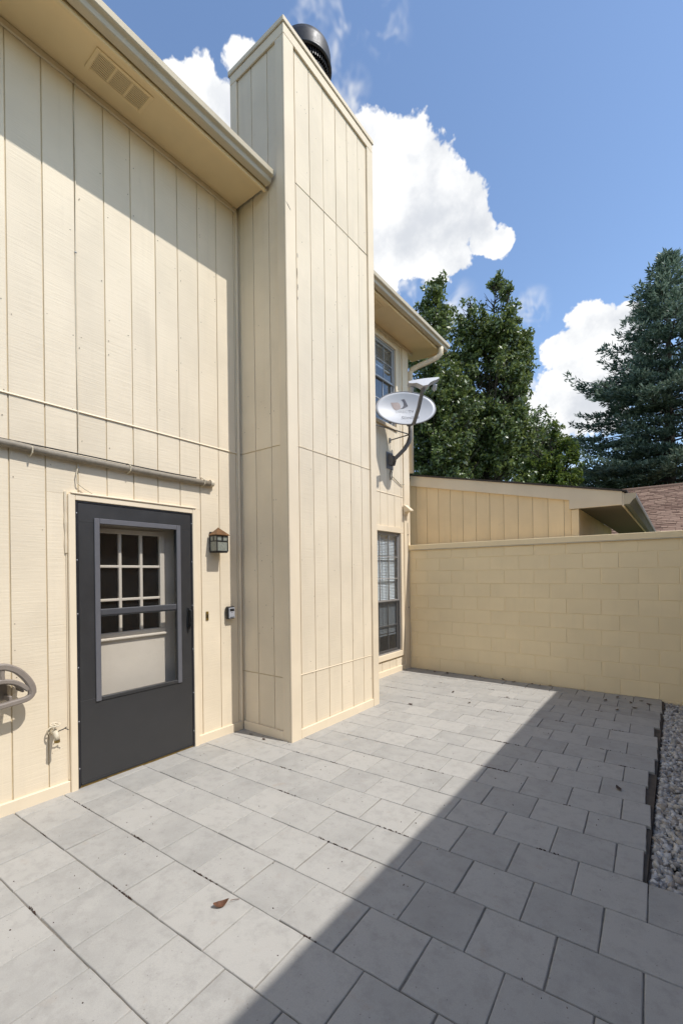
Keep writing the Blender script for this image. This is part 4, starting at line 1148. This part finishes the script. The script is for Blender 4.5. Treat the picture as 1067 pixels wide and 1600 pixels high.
# ------------------------------------------------------------------ things on the wall
def on_wall():
    # sagging conduit
    t = thing('conduit', (XW, 1.9, 2.46), 'weathered pipe conduit running along the siding above the door', 'conduit')
    ys_ = np.linspace(-3.0, 2.66, 26)
    obj('pipe', MB().tube([(XW + .034, y, 2.452 + .008 * math.sin(y * 1.9 + .4) + .010 * (y < 1.2)) for y in ys_], .026, 12), M['conduit'], t, True)
    obj('end_plug', MB().tube([(XW + .034, 2.655, 2.452), (XW + .034, 2.69, 2.452)], [.031, .030], 12).tube([(XW + .002, 2.69, 2.452), (XW + .036, 2.69, 2.452)], .024, 10), M['cable'], t)
    for y in (2.58, 1.87, 1.18, .4): obj('strap', MB().tube([(XW + .002, y, 2.495), (XW + .03, y, 2.487), (XW + .064, y, 2.462), (XW + .058, y, 2.430), (XW + .03, y, 2.418), (XW + .002, y, 2.410)], .005, 6), M['cable'], t)
    obj('wire', MB().tube([(XW + .044 + .006 * math.sin(y * 5), y, 2.484 + .010 * math.sin(y * 1.9 + .4)) for y in np.linspace(-3, 2.5, 24)], .005, 5), M['black_cable'], t)
    # thin painted wire in the groove and down to the door
    t = thing('wire', (XW, 1.5, 3.0), 'thin cream wire dropping down a siding groove to the door trim', 'wire')
    pts = [(XW + .014, 1.475, 5.27), (XW + .026, 1.495, 5.30), (XW + .02, 1.505, 5.26), (XW + .006, 1.497, 5.2)]
    pts += [(XW + .0045 + .002 * math.sin(z * 7), 1.4955 + .004 * math.sin(z * 3.1), z) for z in np.linspace(5.1, 2.52, 22)]
    pts += [(XW + .012, 1.49, 2.40), (XW + .02, 1.475, 2.33), (XW + .022, 1.48, 2.27), (XW + .02, 1.53, 2.235), (XW + .026, 1.585, 2.206)]
    obj('strand', MB().tube(pts, .0042, 6), M['cable'], t)
    obj('staple', MB().cbox(XW + .001, XW + .012, 1.488, 1.503, 2.39, 2.40).cbox(XW + .001, XW + .012, 1.488, 1.503, 4.0, 4.01), M['silver'], t)
    # lantern
    yc, zc = 2.722, 1.80; hw = .062; d0, d1 = XW + .022, XW + .125
    t = thing('wall_lantern', (XW, yc, zc), 'small black lantern with a rusty pyramid roof right of the door', 'lantern')
    obj('back_plate', MB().cbox(XW + .002, d0 - .001, yc - .06, yc + .06, zc - .01, zc + .19, .004), M['black'], t)
    fm = MB(); b = .010
    for y in (yc - hw, yc + hw):
        for x in (d0, d1): fm.cbox(x - b / 2, x + b / 2, y - b / 2, y + b / 2, zc, zc + .152, .002)
    for z in (zc, zc + .098, zc + .148):
        for y in (yc - hw, yc + hw): fm.cbox(d0 + b / 2, d1 - b / 2, y - b / 2.2, y + b / 2.2, z - b / 2, z + b / 2, .002)
        for x in (d0, d1): fm.cbox(x - b / 2.2, x + b / 2.2, yc - hw + b / 2, yc + hw - b / 2, z - b / 2, z + b / 2, .002)
    fm.cbox(d1 - .004, d1 + .004, yc - .008, yc + .008, zc + .10, zc + .145, .001)
    for y in (yc - hw, yc + hw): fm.cbox((d0 + d1) / 2 - .007, (d0 + d1) / 2 + .007, y - .004, y + .004, zc + .10, zc + .145, .001)
    obj('cage', fm, M['black'], t)
    obj('glass_panel', MB().box(d1 - .003, d1 - .001, yc - hw + .006, yc + hw - .006, zc + .006, zc + .145), M['frosted'], t)
    for y in (yc - hw, yc + hw): obj('glass_panel', MB().box(d0 + .006, d1 - .006, y - .001, y + .001, zc + .006, zc + .145), M['frosted'], t)
    obj('floor_plate', MB().cbox(d0, d1, yc - hw, yc + hw, zc - .012, zc - .006, .002), M['black'], t)
    rf = MB(); e = .014; x0, x1, ya, yb = d0 - e * .4, d1 + e, yc - hw - e, yc + hw + e; ap = ((d0 + d1) / 2 - .01, yc, zc + .232); zb = zc + .153
    b0 = len(rf.v); rf.v += [(x0, ya, zb), (x1, ya, zb), (x1, yb, zb), (x0, yb, zb), (x0, ya, zb + .006), (x1, ya, zb + .006), (x1, yb, zb + .006), (x0, yb, zb + .006), ap]
    rf.f += [[3, 2, 1, 0], [0, 1, 5, 4], [1, 2, 6, 5], [2, 3, 7, 6], [3, 0, 4, 7], [4, 5, 8], [5, 6, 8], [6, 7, 8], [7, 4, 8]]
    obj('roof', rf, M['copper'], t)
    # key lockbox
    y, z = 2.885, 1.20
    t = thing('key_lockbox', (XW, y, z), 'small black and silver key lockbox screwed to the siding beside the chimney', 'lockbox')
    obj('case', MB().cbox(XW + .002, XW + .048, y - .046, y + .046, z - .062, z + .062, .010), M['black'], t)
    obj('face_plate', MB().cbox(XW + .0475, XW + .054, y - .036, y + .036, z - .054, z + .05, .005), M['silver'], t)
    obj('dial_window', MB().cbox(XW + .054, XW + .057, y - .026, y + .026, z + .016, z + .042, .004).cbox(XW + .0535, XW + .0562, y - .026, y + .026, z - .047, z - .040, .001).cbox(XW + .0535, XW + .0562, y - .006, y + .006, z + .000, z + .004, .001), M['black'], t)
    # door bell
    y, z = 2.628, 1.188
    t = thing('doorbell', (XW, y, z), 'small brass doorbell button on the siding right of the storm door', 'doorbell')
    obj('plate', MB().cbox(XW + .002, XW + .010, y - .015, y + .015, z - .042, z + .042, .003), M['brass'], t)
    obj('button', MB().cbox(XW + .010, XW + .016, y - .009, y + .002, z - .020, z + .018, .003), M['black'], t)
    # hose hanger
    yc = .905; XH = XW + .130
    t = thing('hose_hanger', (XW, yc, .80), 'taupe plastic hose hanger fixed to the siding left of the door', 'hose hanger')
    mir = lambda pts: [(XH, y, z) for y, z in pts[::-1]] + [(XH, 2 * yc - y, z) for y, z in pts]
    outer = [(.945, 1.005), (.997, .998), (1.056, .964), (1.108, .902), (1.135, .844), (1.138, .801), (1.113, .774), (1.066, .764), (1.020, .760), (.957, .753)]
    middle = [(.94, .909), (.985, .908), (1.036, .894), (1.075, .869), (1.116, .829)]
    mb = MB()
    def smooth(path, k=3):
        P_ = [Vector(p) for p in path]; out = []
        for i in range(len(P_) - 1):
            p0, p1, p2, p3 = P_[max(0, i - 1)], P_[i], P_[i + 1], P_[min(len(P_) - 1, i + 2)]
            for q in range(k):
                f = q / k
                out.append(.5 * ((2 * p1) + (p2 - p0) * f + (2 * p0 - 5 * p1 + 4 * p2 - p3) * f * f + (3 * p1 - p0 - 3 * p2 + p3) * f ** 3))
        return out + [P_[-1]]
    def band(path, w, th):      # flat band: w across the outline (in plane), th out of the wall
        b0 = len(mb.v); n_ = len(path)
        for i, p in enumerate(path):
            q0, q1 = path[max(0, i - 1)], path[min(n_ - 1, i + 1)]
            ty, tz = q1[1] - q0[1], q1[2] - q0[2]; l = math.hypot(ty, tz) or 1; ny, nz = tz / l, -ty / l
            for (u_, x_) in ((-.5, -.5), (.5, -.5), (.5, .25), (.3, .5), (-.3, .5), (-.5, .25)):
                mb.v.append((p[0] + x_ * th, p[1] + ny * u_ * w, p[2] + nz * u_ * w))
        for i in range(n_ - 1):
            for k in range(6):
                k2 = (k + 1) % 6; mb.f.append([b0 + i * 6 + k, b0 + (i + 1) * 6 + k, b0 + (i + 1) * 6 + k2, b0 + i * 6 + k2])
        mb.f.append([b0 + k for k in range(6)]); mb.f.append([b0 + (n_ - 1) * 6 + k for k in range(6)][::-1])
    top_half = [(XH, 2 * yc - y, z) for y, z in outer[:6][::-1]] + [(XH, y, z) for y, z in outer[:6]]
    bottom = [(XH + .001, y, z) for y, z in outer[4:]] + [(XH + .001, 2 * yc - y, z) for y, z in outer[4:][::-1]]
    band(smooth(top_half), .044, .032); band(smooth(bottom), .034, .034)
    band(smooth([(XH, 2 * yc - y, z) for y, z in middle[::-1]] + [(XH, y, z) for y, z in middle]), .030, .022)
    for sg in (-1, 1):
        y_ = yc + sg * (.976 - yc)
        band([(XH, y_, .985 + .004), (XH, y_ - sg * .003, (.985 + .918) / 2), (XH, y_, .918 - .004)], .024, .018)
    obj('face', mb, M['plastic_taupe'], t)
    sa = MB(); k = 18; hw_, ht_ = middle[-1][0] - yc - .02, .085; zb_ = middle[-1][1] - .012
    for i in range(k + 1):
        an = R(180 * i / k)
        for x in (XW + .012, XH - .010):
            for rr_ in (1.0, .93): sa.v.append((x, yc + hw_ * rr_ * math.cos(an), zb_ + ht_ * rr_ * math.sin(an)))
    for i in range(k):
        q = i * 4; r2_ = q + 4
        for a_, b_ in ((0, 2), (2, 3), (3, 1), (1, 0)): sa.f.append([q + a_, q + b_, r2_ + b_, r2_ + a_])
    obj('saddle', sa, M['plastic_taupe'], t)
    obj('back_plate', MB().cbox(XW + .002, XW + .013, yc - .13, yc + .13, zb_ - .055, zb_ + .06, .005), M['plastic_taupe'], t)
    for sg in (-1, 1): obj('arm', MB().cbox(XW + .013, XH - .008, yc + sg * .115 - .009, yc + sg * .115 + .009, zb_ - .05, zb_ - .012, .004), M['plastic_taupe'], t)
    for sg in (-1, 1): obj('screw', MB().tube([(XW + .013, yc + sg * .07, zb_ - .03), (XW + .018, yc + sg * .07, zb_ - .03)], .007, 8), M['silver'], t)
    # spigot
    y, z = 1.295, .478
    t = thing('spigot', (XW, y, z), 'cream painted garden spigot low on the siding left of the door', 'spigot')
    obj('flange', MB().tube([(XW + .002, y, z), (XW + .010, y, z)], [.030, .026], 14), M['cable'], t)
    obj('body', MB().tube([(XW + .008, y, z), (XW + .05, y, z + .004), (XW + .078, y, z + .002), (XW + .095, y, z - .016), (XW + .099, y, z - .045)], [.017, .020, .020, .017, .016], 12).tube([(XW + .055, y, z), (XW + .066, y, z + .05)], [.014, .010], 10), M['cable'], t, True)
    obj('wheel_handle', MB().tube([(XW + .069 + .026 * math.cos(a), y + .030 * math.sin(a), z + .056 - .006 * math.cos(a)) for a in np.linspace(0, math.tau, 17)], .0055, 6).tube([(XW + .043, y, z + .062), (XW + .095, y, z + .05)], .004, 5).tube([(XW + .069, y - .03, z + .056), (XW + .069, y + .03, z + .056)], .004, 5), M['cable'], t)
    obj('hose_thread', MB().tube([(XW + .099, y, z - .045), (XW + .100, y, z - .062)], .018, 12), M['brass'], t)
    obj('snag', MB().tube([(XW + .09, y + .012, z + .012), (XW + .10, y + .04, z + .02), (XW + .10, y + .062, z + .03)], .0035, 5).tube([(XW + .10, y + .05, z + .024), (XW + .10, y + .075, z + .006)], .003, 5), M['black'], t)
    # vent hood over the lower window's corner
    y, z = 6.53, 2.60
    t = thing('vent_hood', (XW, y, z), 'small cream wedge-shaped vent hood above the lower window corner', 'vent hood')
    obj('hood', MB().prism([(XW + .021, z - .055), (XW + .028, z + .085), (XW + .035, z + .085), (XW + .125, z + .01), (XW + .125, z - .01), (XW + .04, z - .03)], 'y', y - .07, y + .06), M['trim'], t)
    obj('collar', MB().cbox(XW + .0205, XW + .027, y - .08, y + .07, z - .07, z + .095, .003), M['trim'], t)
    # thin cable in the far corner
    t = thing('corner_cable', (XW, 6.6, .6), 'thin cable hanging loose down the corner by the block wall', 'cable')
    obj('strand', MB().tube([(XW + .027, 6.585 + .004 * math.sin(z * 4), z) for z in np.linspace(2.4, 1.0, 12)] + [(XW + .027, 6.59, .9), (XW + .035, 6.60, .78), (XW + .05, 6.605, .6), (XW + .055, 6.60, .3), (XW + .05, 6.59, .13), (XW + .04, 6.55, .1)], .005, 6), M['cable'], t)
    obj('clip', MB().cbox(XW + .0205, XW + .034, 6.575, 6.597, 1.0, 1.012, .002).cbox(XW + .0205, XW + .034, 6.575, 6.597, 2.2, 2.212, .002), M['wood_dark'], t)
on_wall()

# ------------------------------------------------------------------ leaves on the pavers
def leaf_mesh(L, W_, curl, r, name):
    mb = MB(); n = 9
    for i in range(n):
        s = i / (n - 1); w = W_ * (math.sin(math.pi * min(1, s * .96 + .04)) ** .8) * (1 - .25 * s)
        z = .004 + curl * (s - .5) ** 2 * L
        for q in (-1, -.5, 0, .5, 1): mb.v.append((L * (s - .5), w * q + r.uniform(-.0006, .0006), z + abs(q) ** 1.5 * w * .18 + r.uniform(0, .0012)))
    for i in range(n - 1):
        for q in range(4): mb.f.append([i * 5 + q, (i + 1) * 5 + q, (i + 1) * 5 + q + 1, i * 5 + q + 1])
    return mb
lr = random.Random(4)
t = thing('fallen_leaf', (-1.743, 1.345, 0), 'single curled brown leaf lying on the sunlit pavers in front of the door', 'leaf')
me = leaf_mesh(.074, .022, 1.0, lr, 'blade').mesh('blade'); me.materials.append(M['dead_leaf'])
for p in me.polygons: p.use_smooth = True
bl = bpy.data.objects.new('blade', me); bl.location = (-1.743, 1.345, .0015); bl.rotation_euler = (.12, -.05, R(62)); link(bl, t)
obj('stalk', MB().tube([(-1.722, 1.383, .012), (-1.712, 1.398, .012), (-1.703, 1.420, .005)], .0016, 5), M['dead_leaf'], t)
scraps = []
for i in range(3):
    me = leaf_mesh(lr.uniform(.045, .06), lr.uniform(.014, .019), .6, lr, 'leaf_scrap').mesh('leaf_scrap'); me.materials.append(M['dead_scrap']); scraps.append(me)
spots = []
for i in range(13):
    spots.append((-3.4 + 2.6 * (i + lr.random()) / 13, YB - .035 - abs(lr.gauss(0, .06)), 'wall'))
for x, y in ((-.7, 6.22), (-.45, 6.27), (-.4, 6.05), (-.55, 5.85), (-.35, 6.42), (-.27, 6.3), (-.6, 6.44)): spots.append((x, y, 'edge'))
LAB = {'wall': ('dark dry leaf scrap blown against the foot of the block wall', 'leaf scraps along the block wall'),
       'edge': ('dark dry leaf scrap on shaded pavers near the gravel and block wall', 'leaf scraps near the gravel corner')}
LONE = [(-2.35, 5.55, 'dark leaf scrap on sunlit pavers midway between lower window and shadow edge'), (-1.7, 5.7, 'dark leaf scrap on sunlit pavers close to the shadow edge'),
        (-2.0, 5.2, 'dark leaf scrap on sunlit pavers right of the chimney foot'), (-.35, 3.75, 'dark leaf scrap on shaded pavers near the stepped paver edge'),
        (-2.55, 4.75, 'dark leaf scrap on sunlit pavers beside the chimney far corner'), (-3.36, 2.97, 'dark leaf scrap in the corner between door wall and chimney'),
        (-3.15, 2.95, 'dark leaf scrap at the foot of the shaded chimney side')]
def scrap(x, y, label, group):
    o = bpy.data.objects.new('leaf_scrap', lr.choice(scraps)); C.objects.link(o)
    s = lr.uniform(.7, 1.25); o.location = (x, y, .0015); o.rotation_euler = (lr.uniform(-.2, .2), lr.uniform(-.15, .15), lr.uniform(0, 6.28)); o.scale = (s, s, s)
    tag(o, label, 'leaf', group)
for x, y, k in spots: scrap(x, y, *LAB[k])
for x, y, l in LONE: scrap(x, y, l, 'leaf scraps on the pavers')

# nail heads on the siding, crumbs in the paver joints
def nails():
    nr = random.Random(12); a = MB(); b = MB()
    def disc(mb, x, y, z, ax, r):
        if ax == 'x': mb.tube([(x, y, z), (x + .0012, y, z)], r, 7)
        else: mb.tube([(x, y, z), (x, y - .0012, z)], r, 7)
    for k in range(150):
        e = nr.choice(gr_edges[12:-2]); y = e + nr.choice((-1, 1)) * nr.uniform(.02, .035); z = nr.uniform(.3, 5.1)
        if 1.36 < y < 2.56 and z < 2.25: continue
        disc(a, XW + .0010, y, z, 'x', nr.uniform(.0028, .0045))
    for k in range(70): disc(b, XC + .0010, nr.uniform(3.23, 4.44), nr.uniform(.2, 6.5), 'x', nr.uniform(.0028, .0045))
    for k in range(24): disc(b, nr.uniform(-3.5, -3.0), Y0 - .0010, nr.uniform(.2, 5.1), 'y', nr.uniform(.0028, .0045))
    tag(obj('nail_heads', a, M['nail'], house), kind='stuff'); tag(obj('nail_heads', b, M['nail'], house), kind='stuff')
nails()
cr_ = random.Random(8); cb = MB()
def crumb(x, y, l, w, h, an):
    c_, s_ = math.cos(an), math.sin(an)
    P_ = [(-l, -w * .6), (l * .3, -w), (l, w * .2), (-l * .4, w)]
    z0_ = -.004
    cb.quadbox([(x + a * c_ - b * s_, y + a * s_ + b * c_, z0_) for a, b in P_] + [(x + a * .8 * c_ - b * .8 * s_, y + a * .8 * s_ + b * .8 * c_, z0_ + h + cr_.uniform(0, .001)) for a, b in P_])
for k in range(46):                             # runs of dark crumbs lying in the row joints
    r_ = cr_.randrange(-2, 19); a0 = cr_.uniform(-1.5, 1.8); n_ = cr_.randrange(4, 22)
    for q in range(n_):
        x, y = to_world(a0 + q * cr_.uniform(.006, .014), r_ * PY + cr_.gauss(0, .0022))
        if XW + .03 < x < PATIO_EDGE - .02 and not (x < XC + .03 and Y0 - .03 < y < Y1 + .03): crumb(x, y, cr_.uniform(.003, .007), cr_.uniform(.0015, .003), .0055, TILT + cr_.gauss(0, .25))
for k in range(260):                            # specks of litter
    x, y = cr_.uniform(-3.4, -.25), cr_.uniform(.4, 6.5)
    if not (x < XC + .03 and Y0 - .03 < y < Y1 + .03): crumb(x, y, cr_.uniform(.0015, .005), cr_.uniform(.001, .0022), .006, cr_.uniform(0, 6))
tag(obj('litter', cb, M['dead_scrap']), 'dark crumbs and specks of litter in the paver joints', 'litter', kind='stuff')

# loose pieces that were modelled in one go become parts of their own
def split_loose(o):
    me = o.data; nv = len(me.vertices); par = list(range(nv))
    def find(a):
        while par[a] != a: par[a] = par[par[a]]; a = par[a]
        return a
    for p in me.polygons:
        v = p.vertices
        for q in v[1:]: par[find(q)] = find(v[0])
    isl = {}
    for p in me.polygons: isl.setdefault(find(p.vertices[0]), []).append(list(p.vertices))
    if len(isl) < 2: return
    for k, fl_ in enumerate(isl.values()):
        idx = {}; mb = MB()
        for f in fl_:
            mb.f.append([idx.setdefault(i, len(idx)) for i in f])
        mb.v = [tuple(me.vertices[i].co) for i in sorted(idx, key=idx.get)]
        m2 = mb.mesh(me.name); m2.materials.append(me.materials[0])
        if k == 0: o.data = m2
        else:
            c = o.copy(); c.data = m2; C.objects.link(c)
for o in list(C.objects):
    if o.type == 'MESH' and o.name.split('.')[0] in ('seam_flashing', 'screw', 'door_jamb', 'end_wall', 'side_wall', 'caulk_bead', 'paint_crack', 'staple', 'clip', 'gasket', 'door_frame', 'blind_cord', 'vent_frame'):
        split_loose(o)
